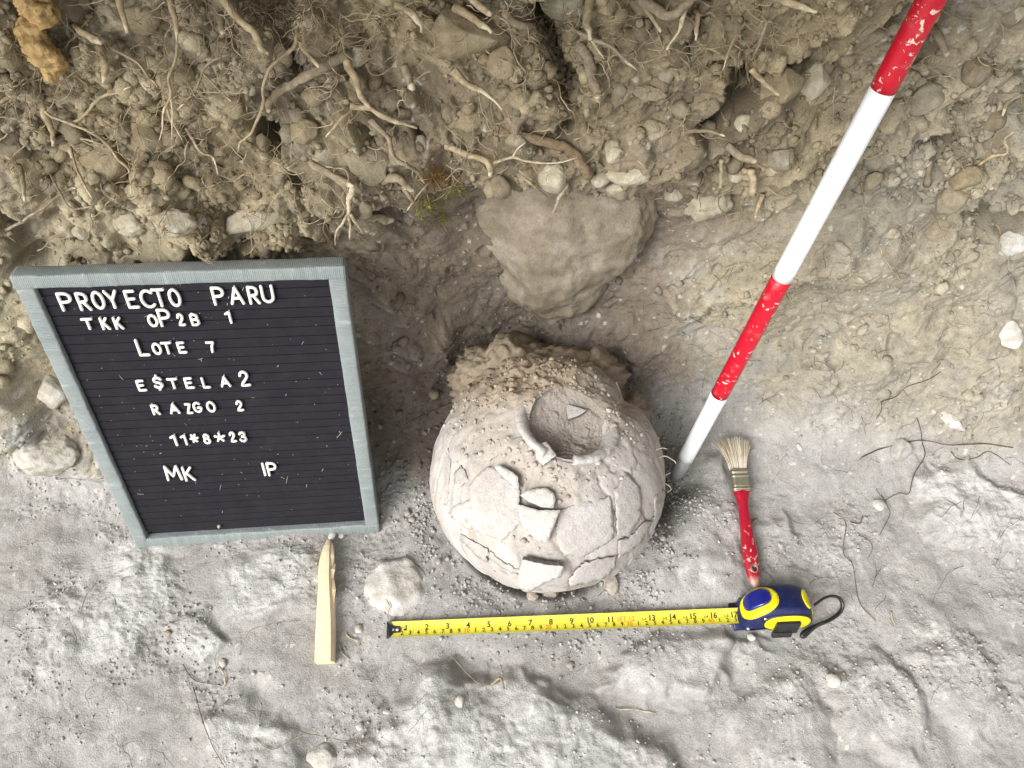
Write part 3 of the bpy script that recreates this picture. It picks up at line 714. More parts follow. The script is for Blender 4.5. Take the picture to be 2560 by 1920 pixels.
root(c1([(2128, 1290), (2090, 1360), (2050, 1420), (2045, 1500)]), 3.5, 2, C_PALE, 'left prong of the pale forked root by the letter board', .4, .022, .028)
root(c1([(650, 280), (820, 370), (900, 460), (962, 532)]), 3.4, 2.4, C_TAN, 'thin root leading right into the dark hollow', .2)
root(c1([(1240, 450), (1350, 560), (1410, 620)]), 3.4, 2.6, C_TAN, 'thin root right of the dark hollow', .1)
root(c1([(1405, 325), (1260, 400), (1190, 560), (1080, 670)]), 3.4, 3, C_GREY, 'thin grey root stretched over the dark hollow', .15, .014, .016)
root(c2([(385, 30), (470, 75), (530, 130), (546, 195)]), 11, 7, C_TAN, 'pale broken root left of the largest slab', .45)
root(c2([(745, 40), (850, 110), (975, 188)]), 12, 8, C_TAN, 'pale root lying across the largest slab', .2)
root(c2([(850, -20), (910, 45), (972, 92)]), 10, 8, C_TAN, 'short root at the top edge right of the slab root', .15)
root(c2([(1055, 78), (1130, 150), (1235, 165)]), 12, 9, C_GREY, 'knobbly grey root below the top edge right of the largest slab', .05)
root(c2([(1572, -30), (1562, 80), (1556, 160), (1582, 240)]), 14, 8, C_TAN, 'straight vertical root coming down at the top right of centre', .2)
root(c2([(1575, 225), (1620, 300), (1662, 358)]), 5, 3, C_PALE, 'pale side prong at the foot of the straight vertical root', .3, .016, .02)
root(c2([(1500, 270), (1580, 400), (1612, 595)]), 15, 14, C_GREY, 'cut vertical root with a pale round end', .04, .004, .016)
root(c2([(1385, 108), (1480, 180), (1560, 222), (1700, 290), (1858, 428)]), 5, 5, C_GREY, 'straight thin root slanting right behind the vertical root', .08)
root(c2([(1870, -20), (1960, 60), (2080, 92), (2150, 35), (2200, -20)]), 13, 12, C_GREY, 'arched grey root at the top edge left of the pole', .02)
root(c2([(2150, 55), (2120, 180), (2042, 305)]), 6, 5, C_PALE, 'pale split root hanging from the arched root', .6, .014, .022)
root(c2([(1885, 15), (1960, 120), (2008, 192)]), 5, 5, C_TAN, 'tan root leaning right under the arched root', .1)
root(c2([(735, 425), (830, 520), (930, 560), (1035, 670)]), 11, 5, C_TAN, 'torn root with a long pale splinter in the middle of the section', .42)
root(c2([(436, 415), (470, 480), (497, 548)]), 12, 10, C_GREY, 'short fat stub left of the torn splinter root', .12)
root(c2([(105, 655), (200, 655), (300, 700), (400, 745), (515, 782)]), 8, 6, C_TAN, 'tan root lying level with a pale broken end left of centre', .25)
root(c2([(228, 728), (340, 840), (370, 950), (460, 1010), (530, 1060), (562, 1118)]), 8, 4, C_GREY, 'long grey root bending down over the left of the hollow', .1)
root(c2([(1020, 802), (1200, 838), (1400, 890), (1480, 940), (1540, 1030), (1575, 1085)]), 13, 15, C_BRN, 'thickest brown root arching over the hollow above the boulder', .02, .008, .012, wob=.5)
root(c2([(700, 898), (840, 942), (960, 1002), (958, 1075)]), 9, 8, C_TAN, 'tan root with a stub end left of the thick brown root', .15)
root(c2([(965, 1003), (1100, 960), (1180, 980), (1330, 998), (1495, 965)]), 4, 2.4, C_PALE, 'thin pale wavy root running right below the thick brown root', .3, .016, .022)
root(c2([(1105, 960), (1130, 910), (1178, 868)]), 3, 2, C_PALE, 'tiny upright twig on the thin wavy root', .3, .018, .018)
root(c2([(310, 1105), (400, 1085), (455, 1130), (500, 1168)]), 13, 9, C_GREY, 'frayed grey root chunk over the left of the hollow', .3)
root(c2([(430, 1140), (465, 1185), (498, 1225)]), 7, 5, C_GREY, 'dark root stub below the frayed root chunk', .1)
root(c2([(225, 1325), (300, 1330), (375, 1342)]), 11, 12, C_GREY, 'broken root stub lying level at the right end of the letter board', .2)
root(c2([(1432, 1125), (1385, 1210), (1345, 1310)]), 6, 4, C_PALE, 'pale root with a frayed end in front of the boulder', .4, .02, .03)
root(c2([(1158, 1075), (1250, 1150), (1335, 1218)]), 3, 2.6, C_TAN, 'thin rootlet hanging over the left of the boulder', .15, .016, .02)
root(c2([(1612, 1195), (1600, 1350), (1550, 1460), (1508, 1548)]), 3, 2.6, C_TAN, 'hair thin root with a pale tip hanging over the boulder', .15, .022, .012)
root(c2([(600, 1108), (540, 1170), (458, 1288)]), 3, 2.4, C_GREY, 'thin root slanting left in the top of the hollow', .1)
root(c2([(108, 1305), (150, 1360), (188, 1425)]), 5, 4, C_PALE, 'right prong of the pale forked root by the letter board', .3, .022, .028)
root(c3([(660, -20), (800, 20), (935, 82)]), 11, 8, C_TAN, 'pale root at the top edge left of the red band', .3)
root(c3([(645, -20), (620, 150), (560, 320), (510, 420), (522, 505)]), 5, 3, C_GREY, 'long thin root wandering down left of the pole', .1)
root(c3([(505, 125), (420, 250), (358, 432)]), 4, 2.6, C_TAN, 'thin root slanting left beside a dark hole left of the pole', .2)
root(c3([(528, 425), (620, 510), (705, 582)]), 7, 6, C_TAN, 'short root lying on the wedge stone left of the pole', .12)
root(c3([(385, 885), (460, 940), (555, 992)]), 11, 10, C_GREY, 'short fat root stub on the lip left of the pole', .08)
root(c3([(492, 1035), (478, 1245)]), 7, 6, C_TAN, 'leftmost of the three short stubs under the lip', .08)
root(c3([(532, 1025), (548, 1185)]), 11, 9, C_TAN, 'thickest of the three short stubs under the lip', .08)
root(c3([(602, 1185), (580, 1250), (553, 1325)]), 6, 5, C_TAN, 'slanted rightmost of the three short stubs under the lip', .1)
root(c3([(352, 975), (346, 1060), (352, 1155)]), 6, 5, C_TAN, 'thin upright stub left of the three short stubs', .08)
root(c3([(1640, 170), (1690, 250), (1718, 345)]), 12, 8, C_GREY, 'grey root poking out right of the upper red band', .15)
root(c3([(100, 812), (250, 795), (372, 832)]), 6, 4, C_GREY, 'grey root lying level above the crumbly pale clod', .1)
root(c3([(1915, 1012), (2000, 950), (2100, 930), (2078, 850), (2145, 798)]), 4.5, 3, C_TAN, 'bent rootlet at the right of the section', .1, .008, .010)
root(c3([(1598, 1125), (1612, 1050), (1622, 975)]), 9, 7, C_GREY, 'grey upright root piece right of the white band', .06)
root(c3([(212, 85), (200, 160), (190, 245)]), 6, 5, C_TAN, 'tan stub hanging left of a dark hole near the top right', .2)
root(c3([(618, 1138), (730, 1200), (835, 1148)]), 2.6, 2, C_TAN, 'thin V shaped rootlet left of the white band', .2)
root(c3([(2200, 575), (2100, 620), (2062, 705)]), 6, 4, C_GREY, 'pale root entering from the right edge', .15)

# fine rootlets everywhere in the upper section: beyond counting
bag = Bag(); r = np.random.default_rng(5)
def wander(px, py, ln, ang, rad0, depth=0, lift=0.008):
    n = max(4, int(ln / 12)); pts = []; a = ang; x, y = px, py; l = lift
    for i in range(n):
        p, nn = at(x, y); pts.append(p + unit(CAM - p) * (l + 0.004 * r.random()))
        a += r.normal() * 0.38; x += math.cos(a) * 12; y += math.sin(a) * 12; l += 0.0006
        if depth < 2 and r.random() < 0.17: wander(x, y, ln * r.uniform(.25, .5), a + r.choice([-1, 1]) * r.uniform(.5, 1.1), rad0 * 0.75, depth + 1, l)
    P = np.array(pts); d = (P - CAM) @ FWD; ds = d.copy()
    for _ in range(8): ds[1:-1] = 0.5 * ds[1:-1] + 0.25 * (ds[:-2] + ds[2:])
    P = CAM + (P - CAM) * (np.minimum(ds, d) / d)[:, None]
    Q = catmull(P, int(n * 1.4) + 2); R = np.linspace(rad0, rad0 * 0.5, len(Q)) * px_m(px, py)
    bag.add(*tube(Q, R, 3, caps=False))
for k in range(480):
    y = 640 * r.random() ** 1.25; x = r.uniform(-40, 2600)
    if x > 1700 and r.random() < .55: continue
    if 900 < x < 1750 and y > 430: continue
    wander(x, y, r.uniform(40, 170), r.normal() * 0.9 + math.pi / 2, r.uniform(1.0, 2.3), 0, r.uniform(.005, .018))
for (x, y) in [(440, 180), (470, 230), (120, 160), (60, 200), (600, 60), (700, 30), (760, 20), (640, 20), (850, 60), (1260, 40), (1500, 130), (1840, 130), (1780, 100), (1900, 60)]:
    for q in range(8): wander(x + r.normal() * 25, y + r.normal() * 18, r.uniform(60, 190), r.normal() * 1.0 + math.pi / 2, r.uniform(1.2, 2.4), 0, .012)
o = obj('fine_roots', bag.mesh('fine_roots'), BARK, kind='stuff', label='mass of fine tan rootlets hanging out of the upper section', cat='rootlets'); o.color = (0.47, 0.385, 0.255, 1)
# fringe of rootlets at the edges of the jar and thin hairs in the lower section
bag = Bag()
for k in range(150):
    x = r.uniform(850, 2560); y = r.uniform(560, 1000)
    if 1120 < x < 1660 and y > 860: continue
    wander(x, y, r.uniform(25, 90), r.uniform(0, 6.28), r.uniform(0.5, 0.95), 1, .0012)
for k in range(60):
    wander(r.uniform(1850, 2560), r.uniform(1000, 1700), r.uniform(25, 110), r.uniform(0, 6.28), r.uniform(0.45, 0.8), 1, .0012)
for k in range(50):
    wander(r.uniform(0, 1500), r.uniform(1480, 1920), r.uniform(25, 110), r.uniform(0, 6.28), r.uniform(0.45, 0.8), 1, .0012)
o = obj('hair_roots', bag.mesh('hair_roots'), BARK, kind='stuff', label='hair thin dark rootlets stuck to floor and lower section', cat='rootlets'); o.color = (0.09, 0.07, 0.055, 1)

# rootlets on the floor, one by one
def c6(L): return [(1660 + x / 2.37, 600 + y / 2.37) for x, y in L]
def c7(L): return [(x / 2.212, 1240 + y / 2.212) for x, y in L]
def c8(L): return [(1640 + x / 2.91, 1050 + y / 2.91) for x, y in L]
def rootlet(pts, rr, col, label):
    k = len(ROOTS); bag, Q, R = root_mesh('rootlet', pts, rr, rr * .7, .0015, .0015, 0, 1000 + 13 * k, sides=5)
    o = obj('rootlet', tipped(bag, 'rootlet'), None, label=label, cat='rootlet'); o.color = tuple(col) + (1,)
    ROOTS.append((pts, Q, R, o))
rootlet(c6([(1170, 1288), (1280, 1240), (1440, 1200), (1540, 1188), (1700, 1215), (1900, 1208), (2070, 1232)]), 1.7, C_DK, 'long dark rootlet running level across the six sided stone')
rootlet(c6([(1280, 962), (1370, 930), (1440, 870), (1560, 830), (1640, 780)]), 1.4, C_DK, 'dark rootlet slanting up above the six sided stone')
rootlet(c6([(1290, 960), (1288, 1010), (1262, 1055)]), 1.1, C_DK, 'short dark rootlet hanging left above the six sided stone')
rootlet(c6([(1530, 1200), (1545, 1280), (1480, 1390), (1450, 1500), (1390, 1500), (1305, 1545)]), 1.4, C_DK, 'dark rootlet winding down from the six sided stone')
rootlet(c6([(1700, 1255), (1750, 1300), (1850, 1290), (1930, 1255), (2050, 1330)]), 1.2, C_DK, 'dark rootlet right of the six sided stone')
rootlet(c6([(1500, 1060), (1520, 1120), (1530, 1200)]), 1.1, C_DK, 'short upright dark rootlet above the junction by the six sided stone')
rootlet(c8([(1290, 670), (1380, 750), (1360, 960), (1430, 1050), (1460, 1250), (1500, 1360), (1600, 1462)]), 1.1, C_DK, 'very long thin dark rootlet on the floor right of the brush')
rootlet(c8([(1470, 838), (1530, 860), (1575, 925), (1540, 1015)]), 1.0, C_DK, 'hooked thin rootlet on the floor right of the brush')
rootlet(c8([(1415, 742), (1480, 752), (1503, 698)]), 1.6, C_DK, 'thick dark comma shaped rootlet on the right floor')
rootlet(c8([(1640, 545), (1680, 620), (1700, 690), (1630, 830)]), 1.1, C_DK, 'dark rootlet touching the white pebble on the right')
rootlet(c8([(1710, 1390), (1722, 1450), (1745, 1500)]), 2.0, C_PALE, 'pale forked rootlet on the floor right of the wrist strap')
rootlet(c7([(1010, 930), (1080, 1020), (1230, 1047)]), 1.2, C_DK, 'dark curved rootlet around the white pebble left of the stake')
rootlet(c7([(1070, 1058), (1120, 1240), (1180, 1390), (1245, 1502)]), 1.2, C_DK, 'long dark rootlet running to the bottom edge')
rootlet(c7([(1322, 880), (1360, 780), (1400, 735), (1520, 705), (1655, 688)]), 0.9, C_GREY, 'fine grey rootlet curving left of the stake')
rootlet(c7([(1405, 1340), (1510, 1402), (1680, 1322), (1850, 1345), (2000, 1385), (2120, 1500)]), 1.2, C_GREY, 'long grey wavy rootlet left of the bottom ledge')
rootlet(c7([(1212, 948), (1240, 985), (1245, 1042)]), 2.2, C_PALE, 'white curled rootlet under the white pebble')
rootlet(c7([(1872, 808), (1890, 865), (1932, 902)]), 1.6, C_PALE, 'pale rootlet leaning from the right side of the stake')
rootlet(c7([(1910, 758), (1935, 785), (1975, 800), (1982, 830)]), 2.0, C_PALE, 'pale bent rootlet right of the stake')
rootlet([(1940, 1335), (1885, 1300), (1870, 1330)][0:0] or [(1872, 1328), (1880, 1308), (1890, 1298)], 5.5, C_GREY, 'fat grey root end beside the brush handle')
rootlet([(1560, 1680), (1600, 1776), (1700, 1790)][0:0] or [(1540, 1772), (1580, 1774), (1640, 1782)], 1.6, C_PALE, 'pale straw like rootlet on the edge of the bottom ledge')
rootlet([(1130, 1640), (1175, 1690), (1205, 1712)], 2.4, C_GREY, 'grey rootlet in the cavity of the bottom ledge')
rootlet([(1230, 1712), (1250, 1695), (1262, 1722)], 4.0, C_GREY, 'curled grey root bit in the cavity of the bottom ledge')

# orange rotten wood at the upper left
def wood_mat(name, a, b, scale=90):
    t = NT(name); mp = t.n('Mapping'); t.put(mp.inputs['Vector'], t.coord()); mp.inputs['Scale'].default_value = (6, 6, 1)
    n = t.noise(scale, 5, 0.7, 0.6, mp.outputs[0]); m = t.noise(40, 4, 0.7)
    c = t.mix(n, a, b); c = t.mix(t.ramp(m, 0.52, 0.75, 0, 0.8), c, (0.20, 0.13, 0.06, 1))
    return t.done(c, 0.85, t.bump(t.math('ADD', n, m), 0.7, 0.004), 0.2)
ROT = wood_mat('rotten_wood', (0.34, 0.20, 0.07, 1), (0.62, 0.46, 0.22, 1), 30)
def chunk(pts, rads, lift, seed, label):
    P = [at(x, y)[0] + unit(CAM - at(x, y)[0]) * l for (x, y), l in zip(pts, lift)]
    m = 70; Q = catmull(np.array(P), m); R = np.interp(np.linspace(0, 1, m), np.linspace(0, 1, len(rads)), rads) * px_m(*pts[0])
    V_, F_ = tube(Q, R, 40); V_ += (np.repeat(Q, 40, 0) - V_) * (0.5 * n3d(V_, 0.022, seed) + 0.3 * n3d(V_, 0.008, seed + 2))[:, None]
    obj('rotten_wood', new_mesh('rotten_wood', V_, F_), ROT, label=label, cat='wood')
chunk([(60, -20), (100, 30), (120, 62)], [34, 40, 26], [.016, .022, .02], 3, 'upper piece of orange rotten wood in the top left corner')
chunk([(62, 48), (92, 110), (130, 160), (118, 202)], [22, 34, 32, 16], [.012, .022, .026, .016], 4, 'lower jagged piece of orange rotten wood near the top left')
# moss
MOSS = NT('moss'); MOSS = MOSS.done(MOSS.mix(MOSS.noise(80, 2), (0.10, 0.10, 0.03, 1), (0.26, 0.24, 0.07, 1)), 0.9)
RUST = NT('rusty_moss'); RUST = RUST.done(RUST.mix(RUST.noise(80, 2), (0.10, 0.055, 0.02, 1), (0.22, 0.13, 0.045, 1)), 0.9)
def sprig(px, py, n, ln, mat, label, spread, seed, ang0=1.57):
    rr = np.random.default_rng(seed); bag = Bag()
    for k in range(n):
        x, y = px + rr.normal() * spread, py + rr.normal() * spread * .7
        a = ang0 + rr.normal() * .8; P = []
        for i in range(5):
            p, nn = at(x, y); P.append(p + unit(CAM - p) * (0.003 + 0.003 * i)); a += rr.normal() * .3; x += math.cos(a) * ln / 5; y += math.sin(a) * ln / 5
        P = np.array(P); d = (P - CAM) @ FWD; P = CAM + (P - CAM) * (np.linspace(d[0], min(d[-1], d[0] + .01), 5) / d)[:, None]
        bag.add(*tube(catmull(P, 9), np.linspace(1.2, .6, 9) * px_m(px, py), 4, caps=False))
        for q in range(3):
            c = P[rr.integers(1, 5)]; v = rr.normal(size=(3, 3)) * .0016; bag.add(np.vstack([c, c + v[0], c + v[1]]), [(0, 1, 2)])
    obj('moss', bag.mesh('moss'), mat, label=label, cat='moss')
sprig(1085, 430, 44, 55, RUST, 'rusty brown moss tuft at the left end of the hollow', 14, 1)
sprig(1060, 500, 26, 40, MOSS, 'yellow green moss sprig under the rusty tuft', 13, 2)
sprig(1130, 470, 22, 36, MOSS, 'yellow green moss sprig at the edge of the boulder hollow', 12, 3)
sprig(1110, 545, 14, 55, MOSS, 'thin yellowish moss strand low in the hollow', 9, 4, 2.6)

# ------------------------------------------------------------------ letter board (leans back against the section)
def cam2w(v): return CAM + RGT * v[0] + DWN * v[1] + FWD * v[2]
BW, BH = 0.305, 0.405
_P = [cam2w(v) for v in ((-.45841, -.10435, .71669), (-.15512, -.11828, .74574), (-.17314, .18888, 1.00892), (-.47643, .20280, .97987))]
bx = unit((_P[1] - _P[0]) + (_P[2] - _P[3])); by = (_P[0] - _P[3]) + (_P[1] - _P[2]); by = unit(by - bx * (by @ bx)); bz = np.cross(bx, by)
bo = (_P[2] + _P[3]) / 2
board = empty('letter_board', frame(bo, bx, by, bz), 'black felt letter board with grey taped frame and white letters leaning on the section', 'letter board')
def tape_mat(nm, dirn):
    t = NT(nm); co = t.coord()
    w = t.n('TexWave'); t.put(w.inputs['Vector'], co); w.inputs['Scale'].default_value = 170; w.inputs['Distortion'].default_value = 1.2; w.wave_type = 'BANDS'; w.bands_direction = dirn
    a = t.noise(30, 4, 0.6); b = t.noise(300, 3, 0.7)
    mp = t.n('Mapping'); t.put(mp.inputs['Vector'], co); mp.inputs['Scale'].default_value = (1, .12, 1) if dirn == 'Y' else (.12, 1, 1)
    mp.inputs['Scale'].default_value = (.12, 1, 1) if dirn == 'Y' else (1, .12, 1); cr = t.noise(120, 3, .6, 0, mp.outputs[0])
    c = t.mix(t.math('ADD', t.math('MULTIPLY', a, .6), t.math('MULTIPLY', cr, .4)), (0.135, 0.160, 0.160, 1), (0.295, 0.325, 0.312, 1)); c = t.mix(t.math('MULTIPLY', w.outputs['Fac'], .18), c, (0.12, 0.14, 0.15, 1)); c = t.mix(t.ramp(cr, .62, .70, 0, .4), c, (0.45, 0.48, 0.47, 1)); c = t.mix(t.ramp(b, 0.55, 0.75, 0, 0.5), c, (0.36, 0.37, 0.35, 1))
    h = t.math('ADD', t.math('MULTIPLY', w.outputs['Fac'], 0.25), t.math('ADD', a, t.math('MULTIPLY', b, 0.4)))
    h = t.math('ADD', h, t.math('MULTIPLY', cr, 1.2))
    return t.done(c, 0.5, t.bump(h, 0.7, 0.0014), 0.4)
TAPE_H, TAPE_V = tape_mat('duct_tape_crosswise', 'X'), tape_mat('duct_tape_lengthwise', 'Y')
def bar(p0, p1, w, d, zc, seed):
    """a frame bar wrapped in tape from p0 to p1 (board plane), width w, depth d"""
    p0, p1 = np.array(p0), np.array(p1); L = np.linalg.norm(p1 - p0); t = (p1 - p0) / L; nrm = np.array([-t[1], t[0]])
    sec = rrect(w, d, 0.0022, 3); m = int(L / 0.003); secs = []
    rr = np.random.default_rng(seed); wr = [(rr.uniform(0, L), rr.uniform(-.5, .5), rr.uniform(.0002, .0009)) for _ in range(int(L * 55))]
    for i in range(m + 1):
        s = L * i / m
        k = sum(h * math.exp(-((s - c) / 0.0016) ** 2) for c, q, h in wr)
        bulge = 1 + 0.010 * math.sin(s * 60 + seed) + 0.010 * math.sin(s * 143 + seed * 2)
        ring = []
        for (a, b) in sec:
            q = p0 + t * s + nrm * a * bulge
            ring.append((q[0], q[1], zc + b * (1 + k * 130) + 0.0004 * math.sin(s * 90 + a * 200 + seed)))
        secs.append(np.array(ring))
    return box_loft(secs)
hw = BW / 2
for nm, p0, p1, w, zc, sd_ in (('frame_bar', (-hw + .0085, .002), (-hw + .0085, BH - .002), .0170, -.0020, 1), ('frame_bar', (hw - .0085, .002), (hw - .0085, BH - .002), .0170, -.0020, 2),
                       ('frame_bar', (-hw, BH - .0073), (hw, BH - .0073), .0146, -.0014, 3), ('frame_bar', (-hw, .0083), (hw, .0083), .0166, -.0014, 4)):
    obj(nm, new_mesh(nm, *bar(p0, p1, w, .0190, zc, sd_)), TAPE_V if sd_ < 3 else TAPE_H, board)
t = NT('black_felt'); t.co = t.n('NewGeometry').outputs['Position']; a = t.noise(55, 3, 0.6); b = t.noise(1500, 2, 0.7); v = t.voro(210); vc = t.n('SeparateColor'); t.put(vc.inputs[0], t.voro(210, out='Color'))
c = t.mix(a, (0.0135, 0.0128, 0.0165, 1), (0.026, 0.0245, 0.030, 1))
c = t.mix(t.math('MULTIPLY', t.ramp(v, 0.13, 0.05), t.math('GREATER_THAN', vc.outputs[0], 0.86)), c, (0.42, 0.38, 0.32, 1))
c = t.mix(t.ramp(t.noise(18, 4, .7), .55, .8, 0, .35), c, (0.045, 0.040, 0.038, 1))
FELT = t.done(c, 0.95, t.bump(b, 0.4, 0.0008), 0.1)
y0, y1 = 0.0166, BH - 0.0146; PIT = 0.01182; nst = int((y1 - y0) / PIT)
x0, x1 = -hw + .0165, hw - .0165
me = new_mesh('backing', [(x0 - .002, y0 - .002, -.006), (x1 + .002, y0 - .002, -.006), (x1 + .002, y1 + .002, -.006), (x0 - .002, y1 + .002, -.006),
                          (x0 - .002, y0 - .002, -.0005), (x1 + .002, y0 - .002, -.0005), (x1 + .002, y1 + .002, -.0005), (x0 - .002, y1 + .002, -.0005)],
              [(0, 3, 2, 1), (4, 5, 6, 7), (0, 1, 5, 4), (1, 2, 6, 5), (2, 3, 7, 6), (3, 0, 4, 7)], False)
obj('backing_panel', me, FELT, board)
def strip(h):
    prof = [(-h / 2, -.001), (-h / 2, .0017), (-h / 2 + .0004, .0021), (0, .0023), (h / 2 - .0004, .0021), (h / 2, .0017), (h / 2, -.001)]
    secs = [np.array([(x, a, b) for a, b in prof]) for x in (x0, x1)]
    return new_mesh('felt_strip', *box_loft(secs), False)
sme = strip(PIT - 0.0008)
yy = y1 - PIT / 2
while yy > y0 + 0.004:
    o = obj('felt_strip', sme, FELT, board); o.location = (0, yy, 0); yy -= PIT
# the pressed-in plastic letters: round-ended strokes, as in the photograph
GL = {
 'P': [[(0, 0), (0, 1)], [(0, 1), (.35, 1), (.56, .92), (.62, .75), (.56, .57), (.35, .49), (0, .49)]],
 'R': [[(0, 0), (0, 1)], [(0, 1), (.35, 1), (.56, .92), (.62, .75), (.56, .57), (.35, .49), (0, .49)], [(.3, .49), (.68, 0)]],
 'O': [[(.35 + .35 * math.cos(k * math.pi / 10), .5 + .5 * math.sin(k * math.pi / 10)) for k in range(21)]],
 'Y': [[(0, 1), (.33, .48)], [(.66, 1), (.33, .48), (.33, 0)]],
 'E': [[(.62, 1), (0, 1), (0, 0), (.66, 0)], [(0, .53), (.52, .53)]],
 'C': [[(.37 + .37 * math.cos(math.radians(a)), .5 + .5 * math.sin(math.radians(a))) for a in range(48, 313, 12)]],
 'T': [[(0, 1), (.68, 1)], [(.34, 1), (.34, 0)]],
 'A': [[(0, 0), (.34, 1), (.68, 0)], [(.12, .33), (.56, .33)]],
 'U': [[(0, 1), (0, .32), (.08, .12), (.32, 0), (.56, .12), (.64, .32), (.64, 1)]],
 'K': [[(0, 0), (0, 1)], [(.62, 1), (0, .40)], [(.2, .58), (.68, 0)]],
 '2': [[(.03, .72), (.10, .90), (.32, 1), (.54, .90), (.58, .70), (.48, .50), (.02, 0), (.64, 0)]],
 'B': [[(0, 0), (0, 1), (.36, 1), (.55, .90), (.55, .64), (.36, .53), (0, .53)], [(.36, .53), (.60, .44), (.62, .14), (.40, 0), (0, 0)]],
 '1': [[(-.22, .84), (0, 1), (0, 0)]],
 'I': [[(0, 1), (0, 0)]],
 'L': [[(0, 1), (0, 0), (.60, 0)]],
 '7': [[(0, 1), (.60, 1), (.40, .55), (.32, 0)]],
 '$': [[(.60, .80), (.46, .93), (.22, .93), (.06, .80), (.10, .60), (.50, .44), (.60, .26), (.46, .08), (.18, .08), (.02, .20)], [(.31, 1.12), (.31, .93)], [(.31, .08), (.31, -.12)]],
 'Z': [[(0, 1), (.60, 1), (0, 0), (.62, 0)]],
 'G': [[(.37 + .37 * math.cos(math.radians(a)), .5 + .5 * math.sin(math.radians(a))) for a in range(48, 325, 12)] + [(.72, .45), (.42, .45)]],
 '8': [[(.30 + .24 * math.cos(k * math.pi / 8), .76 + .24 * math.sin(k * math.pi / 8)) for k in range(17)], [(.30 + .30 * math.cos(k * math.pi / 8), .27 + .27 * math.sin(k * math.pi / 8)) for k in range(17)]],
 '3': [[(.03, .82), (.14, .96), (.36, 1), (.54, .88), (.52, .64), (.26, .53)], [(.26, .53), (.56, .42), (.60, .16), (.40, 0), (.14, .03), (.0, .18)]],
 '*': [[(.3 + .30 * math.cos(math.radians(a)), .5 + .38 * math.sin(math.radians(a))), (.3 - .30 * math.cos(math.radians(a)), .5 - .38 * math.sin(math.radians(a)))] for a in (5, 65, 125)],
 '#': [[(.3, .5), (.3 + .34 * math.cos(math.radians(a)), .5 + .44 * math.sin(math.radians(a)))] for a in (90, 162, 234, 306, 18)],
 'M': [[(0, 0), (.06, 1), (.36, .25), (.68, 1), (.76, 0)]],
}
t = NT('letter_plastic'); PLAST = t.done(t.mix(t.noise(160, 3), (0.70, 0.69, 0.64, 1), (0.80, 0.79, 0.74, 1)), 0.45, None, 0.4)
_q = np.array([[50, 680], [880, 655], [950, 1320], [345, 1358]], float); _S = [(0, 0), (BW, 0), (BW, BH), (0, BH)]
_A = []
for (u_, v_), (x_, y_) in zip(_S, _q): _A += [[u_, v_, 1, 0, 0, 0, -u_ * x_, -v_ * x_, -x_], [0, 0, 0, u_, v_, 1, -u_ * y_, -v_ * y_, -y_]]
_H = np.linalg.inv(np.linalg.svd(np.array(_A))[2][-1].reshape(3, 3))
def b_uv(x, y):
    r_ = _H @ np.array([x, y, 1.0]); return r_[0] / r_[2] - BW / 2, BH - r_[1] / r_[2]
def b_px(u, v):
    r_ = np.linalg.inv(_H) @ np.array([u + BW / 2, BH - v, 1.0]); return r_[0] / r_[2], r_[1] / r_[2]
def letter(ch, box, z):
    ox, oy, sc = z; X0, X1, Y0, Y1 = box
    cx_, cy_ = ox + (X0 + X1) / 2 / sc, oy + (Y0 + Y1) / 2 / sc
    # corners of the glyph's own slanted box: foot and head along the board's vertical through its centre
    u, v = b_uv(cx_, cy_); ut, vt = b_uv(cx_, oy + Y0 / sc); ub, vb = b_uv(cx_, oy + Y1 / sc); h = (vt - vb)
    shf = (0.0 if ch in 'PT7YA1IM' else 0.35 if ch in 'OCGU83$*#' else 0.8) * abs(b_px(u, vt)[0] - b_px(u, vb)[0]); hwp = max((X1 - X0) / sc - shf, 4.0) / 2
    ul, _ = b_uv(cx_ - hwp, cy_); ur, _ = b_uv(cx_ + hwp, cy_)
    rr = 0.00160 if h > .017 else 0.00145
    g = GL[ch]; gx = [p[0] for s in g for p in s]; gy = [p[1] for s in g for p in s]
    gw, gh = max(gx) - min(gx), max(gy) - min(gy); H = (h - 2 * rr) / gh
    slant = (u * -0.0)                                                          # upright in the board's own plane
    Wd = max((ur - ul) - 2 * rr, 0.45 * gw * H) / gw if gw > .05 else 0
    Wd = min(Wd, 1.25 * H)
    bag = Bag()
    for s in g:
        P = np.array([(u + (p[0] - (min(gx) + gw / 2)) * Wd, v + (p[1] - (min(gy) + gh / 2)) * H, 0.0048) for p in s])
        if len(P) > 6: P = catmull(P, len(P) * 2)
        else:
            Q = [P[0]]
            for a, b in zip(P[:-1], P[1:]): Q += [a + (b - a) * .04, a + (b - a) * .96, b]
            P = np.array(Q)
        d0 = unit(P[0] - P[1]); d1 = unit(P[-1] - P[-2])
        P = np.vstack([P[0] + d0 * rr, P[0] + d0 * rr * .75, P[0] + d0 * rr * .35, P, P[-1] + d1 * rr * .35, P[-1] + d1 * rr * .75, P[-1] + d1 * rr])
        R = np.full(len(P), rr); R[0] *= .15; R[1] *= .66; R[2] *= .93; R[-1] *= .15; R[-2] *= .66; R[-3] *= .93
        bag.add(*tube(P, R, 8, flat=1.1, up=(0, 0, 1)))
        for q in s[::max(1, len(s) - 1)]: pass
    for s in g[:1]:
        p = s[len(s) // 2]; c_ = np.array((u + (p[0] - (min(gx) + gw / 2)) * Wd, v + (p[1] - (min(gy) + gh / 2)) * H, 0.0))
        bag.add(*tube(np.array([c_, c_ + (0, 0, .0045)]), .0008, 6))
    obj('letter', bag.mesh('letter'), PLAST, board, label='white plastic %s' % ('dollar sign' if ch == '$' else 'asterisk' if ch == '*' else 'star' if ch == '#' else ('digit ' if ch.isdigit() else 'letter ') + ch))
Z1, Z2, Z3 = (40, 620, 4.366), (480, 620, 4.366), (100, 980, 2.5136)
